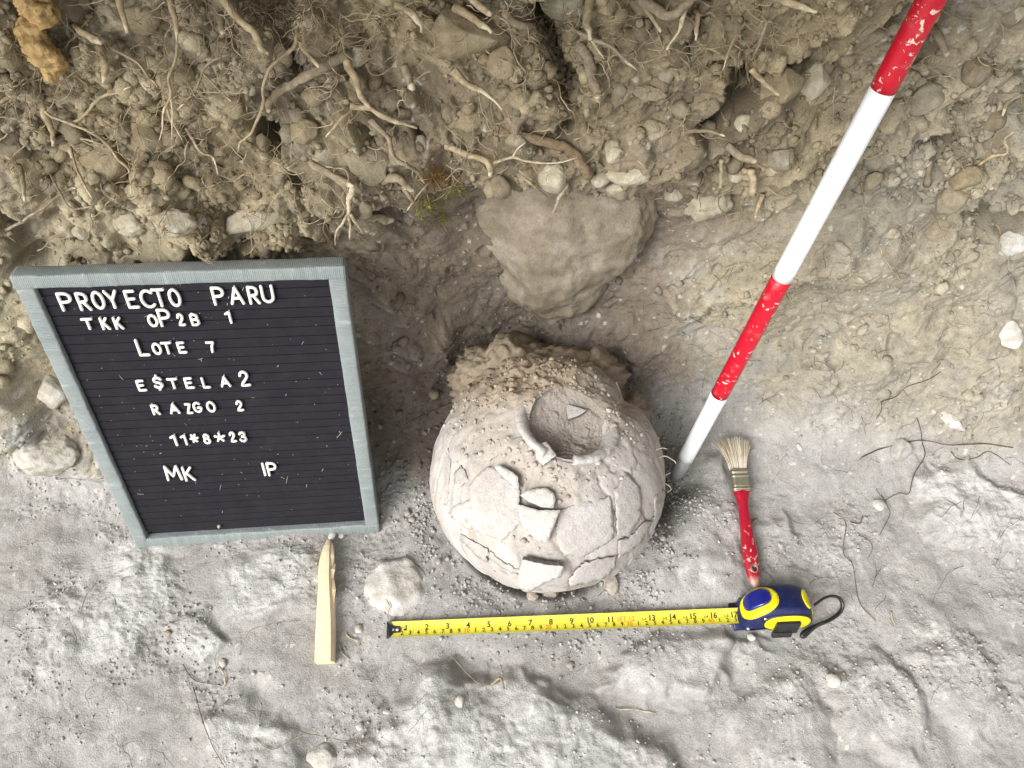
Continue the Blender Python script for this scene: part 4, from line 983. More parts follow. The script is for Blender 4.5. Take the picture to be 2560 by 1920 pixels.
for ch, b, z in [
 ('P', (560, 720, 450, 660), Z1), ('R', (730, 930, 450, 655), Z1), ('O', (905, 1075, 435, 640), Z1), ('Y', (1065, 1220, 425, 632), Z1), ('E', (1258, 1445, 425, 630), Z1), ('C', (1430, 1612, 420, 625), Z1), ('T', (1578, 1735, 408, 615), Z1), ('O', (1738, 1900, 408, 612), Z1),
 ('P', (300, 445, 390, 595), Z2), ('A', (483, 645, 383, 588), Z2), ('R', (672, 835, 383, 585), Z2), ('U', (825, 985, 370, 572), Z2),
 ('T', (805, 943, 730, 860), Z1), ('K', (985, 1125, 722, 862), Z1), ('K', (1130, 1270, 718, 858), Z1), ('O', (1508, 1642, 690, 830), Z1), ('P', (1632, 1777, 630, 828), Z1), ('2', (1820, 1937, 678, 818), Z1), ('B', (1965, 2097, 683, 818), Z1), ('1', (432, 512, 655, 795), Z2),
 ('L', (1365, 1543, 958, 1148), Z1), ('O', (1548, 1672, 1000, 1133), Z1), ('T', (1660, 1785, 990, 1128), Z1), ('E', (1815, 1945, 988, 1118), Z1), ('7', (225, 327, 985, 1112), Z2),
 ('E', (1362, 1497, 1405, 1530), Z1), ('$', (1545, 1677, 1348, 1522), Z1), ('T', (1715, 1838, 1385, 1505), Z1), ('E', (1883, 2015, 1378, 1502), Z1), ('L', (150, 268, 1377, 1498), Z2), ('A', (357, 477, 1362, 1485), Z2), ('2', (552, 703, 1305, 1475), Z2),
 ('R', (722, 793, 58, 125), Z3), ('A', (838, 907, 50, 118), Z3), ('Z', (935, 995, 50, 118), Z3), ('G', (985, 1053, 42, 110), Z3), ('O', (1070, 1138, 38, 108), Z3), ('2', (1252, 1313, 32, 100), Z3),
 ('1', (843, 887, 250, 320), Z3), ('1', (908, 948, 248, 315), Z3), ('*', (960, 1027, 243, 298), Z3), ('8', (1043, 1100, 242, 307), Z3), ('#', (1113, 1193, 233, 292), Z3), ('2', (1205, 1262, 228, 295), Z3), ('3', (1268, 1325, 228, 295), Z3),
 ('M', (800, 905, 440, 537), Z3), ('K', (905, 1000, 450, 540), Z3), ('I', (1405, 1440, 425, 508), Z3), ('P', (1440, 1507, 422, 508), Z3)]:
    letter(ch, b, z)
# lint, straw and one pebble that fell on the felt
bag = Bag(); rr = np.random.default_rng(21)
for k in range(46):
    x, y = rr.uniform(x0 + .01, x1 - .01), rr.uniform(y0 + .01, y1 - .01); a = rr.uniform(0, 6.28); L = rr.uniform(.0006, .0045) if k > 12 else rr.uniform(.004, .010)
    P = np.array([(x + math.cos(a) * L * q, y + math.sin(a) * L * q + .15 * L * math.sin(3 * q), .0029) for q in np.linspace(-.5, .5, 5)]); bag.add(*tube(P, rr.uniform(.00018, .00045), 5))
o = obj('lint', bag.mesh('lint'), BARK, board, kind='stuff'); o.color = (0.45, 0.41, 0.33, 1)
def on_board(px, py, z): u, v = b_uv(px, py); return bo + bx * u + by * v + bz * z
p_, f_ = rock_shape(2, 77, .3); o = obj('pebble', new_mesh('pebble', p_ * .0026, f_), ROCK, label='tiny round pebble lying on the lower edge of the letter board', cat='pebble'); o.color = (.45, .42, .36, 1); o.location = on_board(550, 1309, .0045)

# ------------------------------------------------------------------ ranging pole
pt = cam2w((413 / FPX * 1.020, 224 / FPX * 1.020, 1.020)); p3 = cam2w((925 / FPX * .592, -732 / FPX * .592, .592))
pd = unit(p3 - pt); e1 = unit(np.cross(pd, (0, 1, 0))); e2 = np.cross(pd, e1)
pole = empty('ranging_pole', frame(pt, e1, e2, pd), 'red and white banded ranging pole standing beside the jar', 'ranging pole')
def paint(name, col, chip, amount, scale):
    t = NT(name); a = t.noise(scale, 4, 0.6, 0.4); b = t.voro(scale * 1.3)
    k = t.ramp(t.math('ADD', a, t.math('MULTIPLY', t.noise(22, 2), 0.35)), amount, amount + 0.03)
    c = t.mix(t.noise(40, 3), col, tuple(v * 0.9 for v in col[:3]) + (1,)); c = t.mix(t.ramp(t.noise(60, 4, .7), .55, .75, 0, .22), c, (0.42, 0.38, 0.33, 1))
    c = t.mix(k, c, chip)
    return t.done(c, t.mix(k, (0.35,) * 3 + (1,), (0.8,) * 3 + (1,)), t.bump(t.math('SUBTRACT', 1.0, k), 0.4, 0.0006), 0.4)
REDP = paint('red_paint', (0.50, 0.006, 0.022, 1), (0.66, 0.55, 0.45, 1), 0.80, 190)
WHIP = paint('white_paint', (0.80, 0.82, 0.82, 1), (0.30, 0.31, 0.30, 1), 0.86, 240)
t = NT('bare_metal'); STEEL = t.done(t.mix(t.noise(90, 4), (0.20, 0.205, 0.20, 1), (0.34, 0.345, 0.335, 1)), 0.55, t.bump(t.noise(300, 3), .2, .0006), 0.4, 0.35)
PR_ = 0.0101
def band(z0, z1, r, mat, nm, lab):
    m = max(3, int((z1 - z0) / .01)); zz = np.linspace(z0, z1, m)
    P = np.stack([zz * 0, zz * 0, zz], 1); obj(nm, new_mesh(nm, *tube(P, r, 40)), mat, pole, label=lab)
b0 = float(np.linalg.norm(cam2w((510 / FPX * .925, 27 / FPX * .925, .925)) - pt))
def cut(y_px):     # distance along the pole where the photograph shows a band end (pole axis at this image row)
    lo, hi = 0, 1.0
    for _ in range(40):
        mid = (lo + hi) / 2; _, yv, _ = project((pt + pd * mid)[None]); lo, hi = (mid, hi) if yv[0] > y_px else (lo, mid)
    return lo
k0, k1, k2, k3 = cut(1146), cut(985), cut(693), cut(222)
P = np.array([(0, 0, -.012), (0, 0, 0), (0, 0, .002), (0, 0, .006), (0, 0, k0)]); obj('ferrule', new_mesh('ferrule', *tube(P, [.0060, .0080, .0090, .0098, .0098], 40)), STEEL, pole)
band(k0, k1, PR_, WHIP, 'band', 'lowest white band of the pole'); band(k1, k2, PR_, REDP, 'band', 'lower red band of the pole')
band(k2, k3, PR_, WHIP, 'band', 'upper white band of the pole'); band(k3, k3 + .2, PR_, REDP, 'band', 'upper red band of the pole')
band(k3 + .2, k3 + .34, PR_, WHIP, 'band', 'topmost white band of the pole')

# ------------------------------------------------------------------ the jar
JA, JB = 0.139, 0.126
jz = unit((math.tan(math.radians(7)), math.tan(math.radians(5)), 1.0)); jx = unit(np.cross((0, 1, 0), jz)); jy = np.cross(jz, jx)
def jar_hit(px, py):
    r_ = ray(px, py); o_ = CAM - JC; M_ = np.stack([jx / JA, jy / JA, jz / JB]); a, b = M_ @ r_, M_ @ o_
    A_, B_, C_ = a @ a, 2 * a @ b, b @ b - 1; D_ = B_ * B_ - 4 * A_ * C_
    if D_ < 0: t_ = -B_ / (2 * A_)
    else: t_ = (-B_ - math.sqrt(D_)) / (2 * A_)
    p = CAM + r_ * t_; q = M_ @ (p - JC); q /= np.linalg.norm(q)
    p = JC + jx * JA * q[0] + jy * JA * q[1] + jz * JB * q[2]; n = unit(jx * q[0] / JA + jy * q[1] / JA + jz * q[2] / JB)
    return p, n
jar = empty('jar', frame(JC - np.array((0, 0, .09)), (1, 0, 0), (0, 1, 0), (0, 0, 1)), 'large round pale pottery jar, cracked and half buried, with a broken rim', 'jar')
JI = jar.matrix_world.inverted()
def to_jar(Vw): return np.asarray(Vw) - np.array(JI.inverted().translation)
t = NT('jar_pottery'); cc_ = t.vcol('col'); fn = t.noise(330, 3, .7); st = t.noise(26, 6, .72, .5)
cc_ = t.mix(t.ramp(st, .55, .66, 0, .6), cc_, (0.20, 0.19, 0.18, 1)); cc_ = t.mix(t.ramp(fn, .40, .62), t.mix(1.0, cc_, (.88, .87, .855, 1), 'MULTIPLY'), cc_)
POT = t.done(cc_, 0.9, t.bump(fn, .45, .0014), .15)
def sherd_mat(nm, lo, hi, dst, am):
    t = NT(nm); fn = t.noise(380, 3, .7); md = t.noise(34, 5, .7)
    sc_ = t.mix(t.ramp(md, .3, .7), lo, hi); sc_ = t.mix(t.ramp(t.noise(19, 4, .65, .3), .45, .68, 0, am), sc_, dst); sc_ = t.mix(t.ramp(fn, .38, .62), t.mix(1.0, sc_, (.87, .86, .85, 1), 'MULTIPLY'), sc_); sc_ = t.mix(t.ramp(t.noise(60, 5, .75, .6), .56, .66, 0, .6), sc_, (0.25, 0.24, 0.225, 1))
    return t.done(sc_, 0.88, t.bump(t.math('ADD', fn, md), .6, .0018), .15)
SHERD = sherd_mat('sherd_pottery', (0.385, 0.360, 0.332, 1), (0.475, 0.455, 0.430, 1), (0.385, 0.345, 0.312, 1), .7); SHERD_L = sherd_mat('loose_sherd_pottery', (0.42, 0.395, 0.36, 1), (0.55, 0.53, 0.50, 1), (0.43, 0.395, 0.355, 1), .5)
t = NT('sherd_core'); CORE = t.done(t.mix(t.noise(250, 4, .7), (0.10, 0.092, 0.085, 1), (0.23, 0.21, 0.19, 1)), .95, t.bump(t.noise(400, 3), .6, .001), .1)
# body: a squat globe, pressed in places, with earth sticking to its shoulder
nt_, npn = 200, 340
th = np.linspace(0.300, math.pi * 0.80, nt_)[:, None]; ph = np.linspace(0, 2 * math.pi, npn + 1)[None, :-1]
qx, qy, qz = np.sin(th) * np.cos(ph), np.sin(th) * np.sin(ph), np.cos(th) + 0 * ph
U = np.stack([qx, qy, qz], -1)
JP = JC + U[..., :1] * JA * jx + U[..., 1:2] * JA * jy + U[..., 2:] * JB * jz
NJ = U[..., :1] / JA * jx + U[..., 1:2] / JA * jy + U[..., 2:] / JB * jz; NJ /= np.linalg.norm(NJ, axis=-1, keepdims=True)
ax, ay = JP[..., 0] + 0.35 * JP[..., 2], JP[..., 1] - 0.5 * JP[..., 2]
def vor_cells(x, y, cell, seed):
    gx, gy = x / cell, y / cell; ci, cj = np.floor(gx), np.floor(gy); d1_ = np.full(x.shape, 9.); d2_ = np.full(x.shape, 9.); idv = np.zeros(x.shape)
    for i in (-1, 0, 1):
        for j in (-1, 0, 1):
            h1 = _hash(ci + i, cj + j, seed) / 4294967296.; h2 = _hash(ci + i, cj + j, seed + 1) / 4294967296.; h3 = _hash(ci + i, cj + j, seed + 2) / 4294967296.
            d = np.hypot(gx - ci - i - h1, gy - cj - j - h2); n_ = d < d1_
            d2_ = np.where(n_, d1_, np.minimum(d2_, d)); idv = np.where(n_, h3, idv); d1_ = np.where(n_, d, d1_)
    return d2_ - d1_, idv
wxx = ax + 0.008 * fbm(ax, ay, 0.03, 5, 3); wyy = ay + 0.008 * fbm(ax, ay, 0.03, 6, 3)
edge, cid = vor_cells(wxx, wyy, 0.062, 15)
ju, jv, _ = project(JP.reshape(-1, 3)); ju = ju.reshape(JP.shape[:2]); jv = jv.reshape(JP.shape[:2])
wk = lambda x, y, rx, ry: np.exp(-(((ju - x) / rx) ** 2 + ((jv - y) / ry) ** 2))
soilk = np.clip(1.3 * wk(1300, 970, 240, 95) + 0.9 * wk(1400, 1160, 150, 60) + .9 * wk(1560, 1080, 60, 70) + 0.8 * wk(1330, 1350, 120, 34) + .7 * wk(1230, 1120, 100, 40) + .6 * wk(1430, 1230, 60, 50) + 0.35 * fbm(ax, ay, 0.05, 9, 3), 0, 1)
dj = (cid - 0.5) * 0.0036 * (1 - soilk) - 0.0020 * sstep(0.07, 0.0, edge) * (1 - soilk) + 0.0035 * fbm(ax, ay, 0.10, 12, 2) + 0.0008 * fbm(ax, ay, 0.012, 13, 3)
dj += soilk * (0.0035 + 0.0022 * fbm(ax, ay, 0.03, 14, 3) + 0.0018 * domes(ax, ay, 0.0095, 600, .35))
nr_ = np.hypot((ju - 1423) / 150, (jv - 1068) / 105); dj += 0.0035 * np.exp(-((nr_ - .95) / .28) ** 2); dj += np.clip(wk(1290, 945, 210, 62), 0, 1) * (.010 + .010 * fbm(ax, ay, .05, 17, 4, .6) + .004 * domes(ax, ay, .014, 640, .6)); dj -= 0.012 * wk(1562, 1010, 26, 34)
JV = JP + NJ * dj[..., None]
jn1, jn2 = fbm(ax, ay, .06, 20, 4), fbm(ax, ay, .012, 21, 3)
JCOL = np.ones(JV.shape) * np.array((0.412, 0.386, 0.357)); JCOL = mixc(JCOL, (0.455, 0.436, 0.412), sstep(-.1, .5, jn1)); JCOL = mixc(JCOL, (0.375, 0.322, 0.280), sstep(.05, .6, -jn1) * .8)
JCOL = mixc(JCOL, (0.375, 0.335, 0.290), soilk * .85); JCOL = mixc(JCOL, (0.30, 0.24, 0.165), np.clip(1.3 * wk(1280, 955, 210, 80), 0, 1) * .85); JCOL = JCOL * (1 + .10 * jn2 + .08 * (cid - .5))[..., None]
JCOL = mixc(JCOL, (0.25, 0.225, 0.20), sstep(.045, 0.0, edge) * (1 - soilk) * .6)
idx = np.arange(nt_ * npn).reshape(nt_, npn); nx_ = np.roll(idx, -1, axis=1)
F = np.stack([idx[:-1], idx[1:], nx_[1:], nx_[:-1]], -1).reshape(-1, 4)
me = new_mesh('body', to_jar(JV.reshape(-1, 3)), F); put_col(me, np.clip(JCOL.reshape(-1, 3), .02, .8)); obj('body', me, POT, jar)
# the neck is pushed over: its mouth leans further back than the body
NB = JB * 0.955; RC = JC + jz * (NB - .0055); rz = unit(jz + 0.25 * np.array((.12, 1, -.25))); rx = unit(np.cross((0, 1, 0), rz)); ry = np.cross(rz, rx)
# rim: everted lip, broken at the front
def lathe_arc(prof, a0, a1, wob, seed):
    m = max(6, int(abs(a1 - a0) / 2.5)); secs = []
    for i in range(m + 1):
        a = math.radians(a0 + (a1 - a0) * i / m); jit = wob * math.sin(i * 1.7 + seed) + wob * math.sin(i * .6 + seed)
        c_ = rx * math.cos(a) + ry * math.sin(a)
        secs.append(np.array([RC + c_ * (r_ + jit) + rz * (h_ - NB + .5 * jit) for r_, h_ in prof]))
    return box_loft(secs)
prof = [(.0400, NB - .020), (.0405, NB + .001), (.0425, NB + .008), (.0450, NB + .0120), (.0485, NB + .0145), (.0525, NB + .0148), (.0555, NB + .0128), (.0562, NB + .0098), (.0548, NB + .0070), (.0510, NB + .0050), (.0480, NB - .001), (.0470, NB - .024)]
for a0, a1, lab in ((142, 236, 'left arc of the broken jar rim'), (272, 398, 'right arc of the broken jar rim')):
    v_, f_ = lathe_arc(prof, a0, a1, .00035, a0); v_ = v_ + 0.0012 * np.stack([n3d(v_, .02, 3 + k) for k in range(3)], 1)
    obj('rim', new_mesh('rim', to_jar(v_), f_), SHERD_L, jar, label=lab)
# neck wall and the earth that fills the mouth
v_, f_ = lathe_arc([(.0400, NB - .024), (.0408, NB + .001), (.0445, NB + .004), (.0465, NB - .024)], 0, 359.9, .0004, 1)
obj('neck', new_mesh('neck', to_jar(v_), f_), SHERD, jar)
rr_ = np.linspace(0, .0475, 60)[:, None]; pp_ = np.linspace(0, 2 * math.pi, 161)[None, :-1]
lx, ly = rr_ * np.cos(pp_), rr_ * np.sin(pp_)
hz_ = NB - .005 + .006 * (rr_ / .0455) ** 4 + .024 * sstep(-.012, .05, ly) - .005 * sstep(.0, -.04, lx) * sstep(.02, -.03, ly) + .0018 * fbm(lx, ly, .02, 31, 3) + .0016 * domes(lx, ly, .006, 620, .6) + .0014 * domes(lx, ly, .0036, 630, .85)
EV = RC + lx[..., None] * rx + ly[..., None] * ry + (hz_ - NB)[..., None] * rz
idx = np.arange(60 * 160).reshape(60, 160); nx_ = np.roll(idx, -1, axis=1); F = np.stack([idx[:-1], idx[1:], nx_[1:], nx_[:-1]], -1).reshape(-1, 4)
me = new_mesh('earth_fill', to_jar(EV.reshape(-1, 3)), F); put_col(me, np.clip(np.array((.32, .285, .25)) * (1 + .15 * fbm(lx, ly, .02, 32, 3))[..., None].reshape(-1, 1), .02, .8)); obj('earth_fill', me, SOIL, jar)
# sherds: outlines from the photograph laid on the body's own curve, with thickness and a dark core at the break
def sherd(poly, base, thick, tilt=(0, 0), seed=0, rag=1.6, parent=None, label=None, mat=None):
    r_ = np.random.default_rng(seed); pts = [(1000 + x / 2.476, 850 + y / 2.476) for x, y in poly]
    out = []
    for (ax_, ay_), (bx_, by_) in zip(pts, pts[1:] + pts[:1]):
        L = math.hypot(bx_ - ax_, by_ - ay_); n_ = max(2, int(L / 5))
        for k in range(n_): out.append((ax_ + (bx_ - ax_) * k / n_ + (r_.normal() * rag * .45 if k else 0), ay_ + (by_ - ay_) * k / n_ + (r_.normal() * rag * .45 if k else 0)))
    xs_ = [p[0] for p in out]; ys_ = [p[1] for p in out]; cx_, cy_ = np.mean(xs_), np.mean(ys_)
    inner = []
    arr = np.array(out)
    GX, GY = [q.ravel() for q in np.meshgrid(np.arange(min(xs_), max(xs_), 7), np.arange(min(ys_), max(ys_), 7))]
    for gx, gy in np.stack([GX, GY], 1)[poly_sd(out, GX, GY) < -4]: inner.append((gx + r_.normal() * .8, gy + r_.normal() * .8))
    n = len(out); vv, ee, ff, *_ = geometry.delaunay_2d_cdt([Vector(p) for p in out + inner], [(k, (k + 1) % n) for k in range(n)], [list(range(n))], 1, 1e-4)
    TP, BP = [], []
    for v in vv:
        p, nn = jar_hit(v[0], v[1]); m = px_m(v[0], v[1])
        z = base + (tilt[0] * (v[0] - cx_) + tilt[1] * (v[1] - cy_)) * m + .0004 * math.sin(v[0] * .21) * math.cos(v[1] * .17)
        TP.append(p + nn * (z + thick)); BP.append(p + nn * z)
    TP, BP = np.array(TP), np.array(BP); k = len(TP)
    cnt = {}
    for f in ff:
        for a, b in zip(f, list(f[1:]) + [f[0]]): cnt[(a, b)] = 1
    W = np.vstack([TP, BP]); F = []; mi = []
    # orientation: the pixel plane has y down, so flip when the first face looks inward
    f0 = ff[0]; nn0 = np.cross(TP[f0[1]] - TP[f0[0]], TP[f0[2]] - TP[f0[0]]); flip = nn0 @ (TP[f0[0]] - JC) < 0
    for f in ff:
        f = list(f); f = f[::-1] if flip else f
        F.append(tuple(f)); mi.append(0); F.append(tuple(i + k for i in f[::-1])); mi.append(1)
    for (a, b) in cnt:
        if (b, a) not in cnt:
            q = (a, b, b + k, a + k); F.append(q if flip else q[::-1]); mi.append(1)
    bag = Bag(); org = W.mean(0) if parent is None else np.array(JI.inverted().translation)
    bag.add(W - org, F); bag.mi = mi
    me = bag.mesh('sherd', False, [mat or SHERD, CORE])
    sm_ = np.zeros(len(me.polygons), bool); sm_[[i for i, q in enumerate(mi) if q == 0]] = True; me.polygons.foreach_set('use_smooth', sm_)
    o = obj('sherd' if parent else 'pottery_sherd', me, None, parent, label=label, cat=None if parent else 'sherd')
    if parent is None: o.location = org
    return o
JS = [
 ([(215, 660), (300, 640), (320, 740), (312, 860), (300, 1000), (290, 1040), (235, 960), (212, 830)], -0.0005, 0.0018),
 ([(345, 820), (385, 775), (410, 815), (428, 870), (380, 905), (340, 880)], -0.0002, 0.0018),
 ([(430, 910), (470, 850), (540, 790), (590, 790), (650, 850), (750, 930), (740, 1000), (750, 1050), (760, 1120), (700, 1180), (640, 1240), (560, 1210), (400, 1150), (310, 1070), (330, 1030), (440, 990)], -0.0000, 0.0024),
 ([(385, 1200), (420, 1215), (550, 1290), (545, 1370), (470, 1320), (390, 1240)], 0.0000, 0.0024),
 ([(1140, 1370), (1330, 1330), (1330, 1410), (1240, 1480), (1050, 1520), (1040, 1470)], -0.0003, 0.0022),
 ([(1560, 980), (1620, 920), (1648, 960), (1620, 1050), (1560, 1110)], -0.0002, 0.0022),
 ([(1320, 930), (1400, 820), (1480, 920), (1490, 1080), (1420, 1200), (1340, 1210), (1330, 1080)], -0.0002, 0.0021),
 ([(1400, 590), (1440, 500), (1500, 440), (1550, 520), (1600, 620), (1560, 760), (1480, 740), (1430, 680)], -0.0002, 0.0021),
 ([(980, 1060), (1100, 1010), (1300, 970), (1318, 1100), (1318, 1230), (1130, 1340), (1010, 1330), (965, 1240)], -0.0008, 0.0021),
 ([(390, 640), (480, 590), (600, 610), (640, 700), (560, 750), (420, 730)], -0.0008, 0.0018),
 ([(560, 1300), (640, 1370), (745, 1420), (740, 1450), (640, 1410), (556, 1340)], -0.0005, 0.0021),
 ([(1345, 1240), (1420, 1215), (1500, 1130), (1560, 1120), (1480, 1260), (1345, 1350)], -0.0005, 0.0021),
]
for k, (p, b_, t_) in enumerate(JS): sherd(p, b_, t_, seed=50 + k, parent=jar, rag=3.0)
LOOSE = [
 ([(600, 790), (640, 780), (720, 830), (745, 850), (748, 925), (690, 880), (640, 835)], .0045, .0050, (.06, -.03), 'narrow grey sherd standing on edge at the upper left of the jar'),
 ([(750, 955), (800, 925), (900, 912), (945, 940), (960, 980), (945, 1030), (880, 1025), (800, 990)], .0040, .0050, (0, .04), 'white sherd with a crack, above the large wedge sherd on the jar'),
 ([(745, 1005), (800, 1020), (860, 1040), (985, 1035), (960, 1100), (930, 1180), (915, 1225), (860, 1215), (800, 1160), (760, 1110)], .0060, .0055, (0, -.05), 'large wedge shaped pale sherd on the front of the jar'),
 ([(775, 1310), (900, 1340), (1005, 1350), (995, 1410), (900, 1450), (800, 1510), (750, 1480), (750, 1380)], .0065, .0058, (0, -.05), 'large pale sherd at the bottom front of the jar'),
 ([(840, 690), (905, 655), (935, 700), (960, 735), (890, 790), (850, 755)], .0115, .0050, (.05, 0), 'small square sherd just below the jar rim'),
]
for k, (p, b_, t_, tl, lab) in enumerate(LOOSE): sherd(p, b_, t_, tl, 80 + k, 1.3, None, lab, SHERD_L)
# the sherd resting on the earth at the back of the rim
def flat_sherd(poly, lift, label, seed):
    pts = [(1000 + x / 2.476, 850 + y / 2.476) for x, y in poly]; c0 = RC + ry * .030 + rz * (lift - .004)
    nrm_ = unit(rz * .8 + unit(CAM - c0) * .5); TP = []
    for x, y in pts: r_ = ray(x, y); TP.append(CAM + r_ * (((c0 - CAM) @ nrm_) / (r_ @ nrm_)))
    TP = np.array(TP); n = len(TP); W = np.vstack([TP, TP - nrm_ * .005]); F = [tuple(range(n))[::-1], tuple(range(n, 2 * n))] + [(i, (i + 1) % n, n + (i + 1) % n, n + i) for i in range(n)]
    bag = Bag(); bag.add(W - W.mean(0), F); bag.mi = [0, 1] + [1] * n; me = bag.mesh('pottery_sherd', False, [SHERD_L, CORE]); bm = bmesh.new(); bm.from_mesh(me); bmesh.ops.recalc_face_normals(bm, faces=bm.faces); bm.to_mesh(me); bm.free()
    o = obj('pottery_sherd', me, None, label=label, cat='sherd'); o.location = W.mean(0)
flat_sherd([(1028, 405), (1050, 404), (1075, 410), (1115, 421), (1155, 435), (1132, 452), (1110, 465), (1075, 480), (1040, 490), (1032, 450)], .023, 'small triangular sherd lying at the back of the jar rim', 3)
# mounds of unexcavated earth behind the jar
def mound(cx, cy, cz, rx, ry, rz, seed, col, label, sub=6):
    v, f = ICO[sub]; W = v * np.array((rx, ry, rz))
    a_, b_ = W[:, 0] + .5 * W[:, 2], W[:, 1] + .6 * W[:, 2]
    d = .16 * rx * fbm(a_, b_, rx * .8, seed, 3) + .004 * np.abs(fbm(a_, b_, .02, seed + 11, 4, .6)) * 2 + .0040 * domes(a_, b_, .011, seed + 2, .6) + .0035 * domes(a_, b_, .0065, seed + 3, .8) + .0022 * domes(a_, b_, .0040, seed + 4, .85)
    W = W + v * d[:, None]; me = new_mesh('soil_mound', W, f)
    put_col(me, np.clip(np.array(col) * (1 + .22 * fbm(a_, b_, .03, seed + 9, 4) + .1 * fbm(a_, b_, .006, seed + 8, 2))[:, None], .02, .8))
    o = obj('soil_mound', me, SOIL, kind='structure', label=label); o.location = (cx, cy, cz)
mound(.020, .458, .070, .095, .050, .066, 3, (.265, .218, .158), 'mound of unexcavated earth behind the jar')
mound(.105, .458, .066, .042, .040, .058, 5, (.26, .212, .156), 'small knob of earth behind the jar rim', 5)
mound(.150, .425, .035, .030, .028, .045, 6, (.23, .188, .142), 'low lump of earth right of the jar rim', 5)
for (x, y, w_, h_, k, lab) in ((1375, 1480, 44, 40, 1, 'lump of earth under the lowest sherd'), (1530, 1462, 40, 50, 2, 'lump of earth at the front right foot of the jar'), (1330, 1490, 30, 26, 3, 'small lump of earth at the front foot of the jar')):
    stone('soil_clod', x, y, w_, h_, 0, (.40, .36, .32), lab, 'clod', 4, 600 + k, .1, .12, .9, rough=.10)
# rootlets sticking out of the jar's right side
for k, (pts, lab) in enumerate((([(1640, 1125), (1655, 1120), (1668, 1122)], 'short pale rootlet by the right shoulder of the jar'), ([(1640, 1148), (1662, 1140), (1685, 1152), (1690, 1160)], 'curved pale rootlet between jar and pole tip'),
                                ([(1640, 1200), (1660, 1190), (1676, 1182)], 'pale rootlet pointing up from the right side of the jar'), ([(1615, 1206), (1660, 1208), (1678, 1222), (1668, 1232)], 'forked pale rootlet at the right side of the jar'),
                                ([(1540, 955), (1552, 985), (1545, 1012)], 'thin pale rootlet hanging behind the jar rim'), ([(1535, 1015), (1555, 1010), (1575, 1025)], 'thin arched rootlet right of the jar rim'))):
    P = []
    for x, y in pts:
        r_ = ray(x, y); P.append(CAM + r_ * ((JC[1] + .02 - CAM[1]) / r_[1] if False else .880 + .006 * k))
    Q = catmull(np.array(P), 14); o = obj('rootlet', new_mesh('rootlet', *tube(Q - Q[0], np.linspace(.0009, .0004, 14), 6)), BARK, label=lab, cat='rootlet'); o.location = Q[0]; o.color = (.52, .44, .33, 1)

rr = np.random.default_rng(64); w_ = (soilk ** 2 * (NJ @ unit(CAM - JC) > .15)).ravel(); kk = rr.choice(len(w_), 1700, p=w_ / w_.sum()); bv, bf = ICO[1]
ss = .0004 + .0036 * rr.random(1700) ** 5; Wc = bv[None] * (1 + .3 * rr.uniform(-1, 1, (1700, 12, 1))) * rr.uniform(.6, 1.2, (1700, 1, 3)) * ss[:, None, None] + JV.reshape(-1, 3)[kk][:, None]
me = new_mesh('soil_crumbs', to_jar(Wc.reshape(-1, 3)), (bf[None] + (np.arange(1700) * 12)[:, None, None]).reshape(-1, 3), False); put_col(me, np.repeat(np.clip(JCOL.reshape(-1, 3)[kk] * rr.uniform(.75, 1.25, (1700, 1)), .02, .8), 12, axis=0))
obj('soil_crumbs', me, SOIL, jar, kind='stuff')

# ------------------------------------------------------------------ wooden stake
def ground_frame(a, b, z=0.0):
    """origin at pixel a, y axis towards pixel b, both on the floor"""
    A_, B_ = at(*a)[0], at(*b)[0]; A_ = A_ + (0, 0, z); y = unit(B_ - A_); zz = np.array((0, 0, 1.0)); zz = unit(zz - y * (zz @ y)); x = np.cross(y, zz)
    return A_, x, y, zz, float(np.linalg.norm(B_ - A_))
A_, x_, y_, z_, L_ = ground_frame((816, 1660), (824, 1352))
stake = empty('wooden_stake', frame(A_, x_, y_, z_), 'pale wooden stake with a whittled tip lying on the floor', 'stake')
def pine():
    t = NT('pine_wood'); mp = t.n('Mapping'); t.put(mp.inputs['Vector'], t.coord()); mp.inputs['Scale'].default_value = (1.0, 0.06, 1.0)
    g = t.noise(420, 4, .6, 1.2, mp.outputs[0]); w = t.noise(90, 3, .5, .4, mp.outputs[0]); d = t.noise(35, 4, .7)
    c = t.mix(g, (0.66, 0.53, 0.33, 1), (0.78, 0.68, 0.47, 1)); c = t.mix(t.ramp(w, .55, .72, 0, .5), c, (0.55, 0.38, 0.20, 1)); c = t.mix(t.ramp(d, .50, .75, 0, .55), c, (0.50, 0.46, 0.39, 1)); c = t.mix(t.ramp(t.noise(700, 2, .5, .6, mp.outputs[0]), .60, .68, 0, .5), c, (0.48, 0.34, 0.19, 1))
    return t.done(c, .7, t.bump(t.math('ADD', g, w), .35, .0008), .25)
PINE = pine()
# sections: y, half widths left/right of the top, bottom, height
def sec(y, l, r, h, lb=None, rb=None, z0=-.002): lb = l if lb is None else lb; rb = r if rb is None else rb; return np.array([(-lb, y, z0), (rb, y, z0), (rb + .0002, y, h * .5), (r, y, h), (0, y, h + .0004), (-l, y, h), (-lb - .0002, y, h * .5)])
S_ = [sec(0, .0098, .0090, .0200, .0100, .0108), sec(.030, .0096, .0088, .0204, .0100, .0108), sec(.055, .0092, .0080, .0208, .0095, .0105), sec(.080, .0086, .0064, .0208, .0090, .0098), sec(.100, .0080, .0050, .0205, .0085, .0090), sec(.106, .0080, .0046, .0205, .0086, .0080),
      sec(.113, .0092, .0044, .0200, .0095, .0070), sec(.130, .0086, .0040, .0185, .0090, .0070), sec(.145, .0062, .0034, .0165, .0070, .0066), sec(.155, .0042, .0030, .0140, .0052, .0060), sec(.163, .0018, .0020, .0105, .0030, .0036), sec(.166, .0003, .0003, .0080, .0010, .0012)]
sc_f = L_ / .166
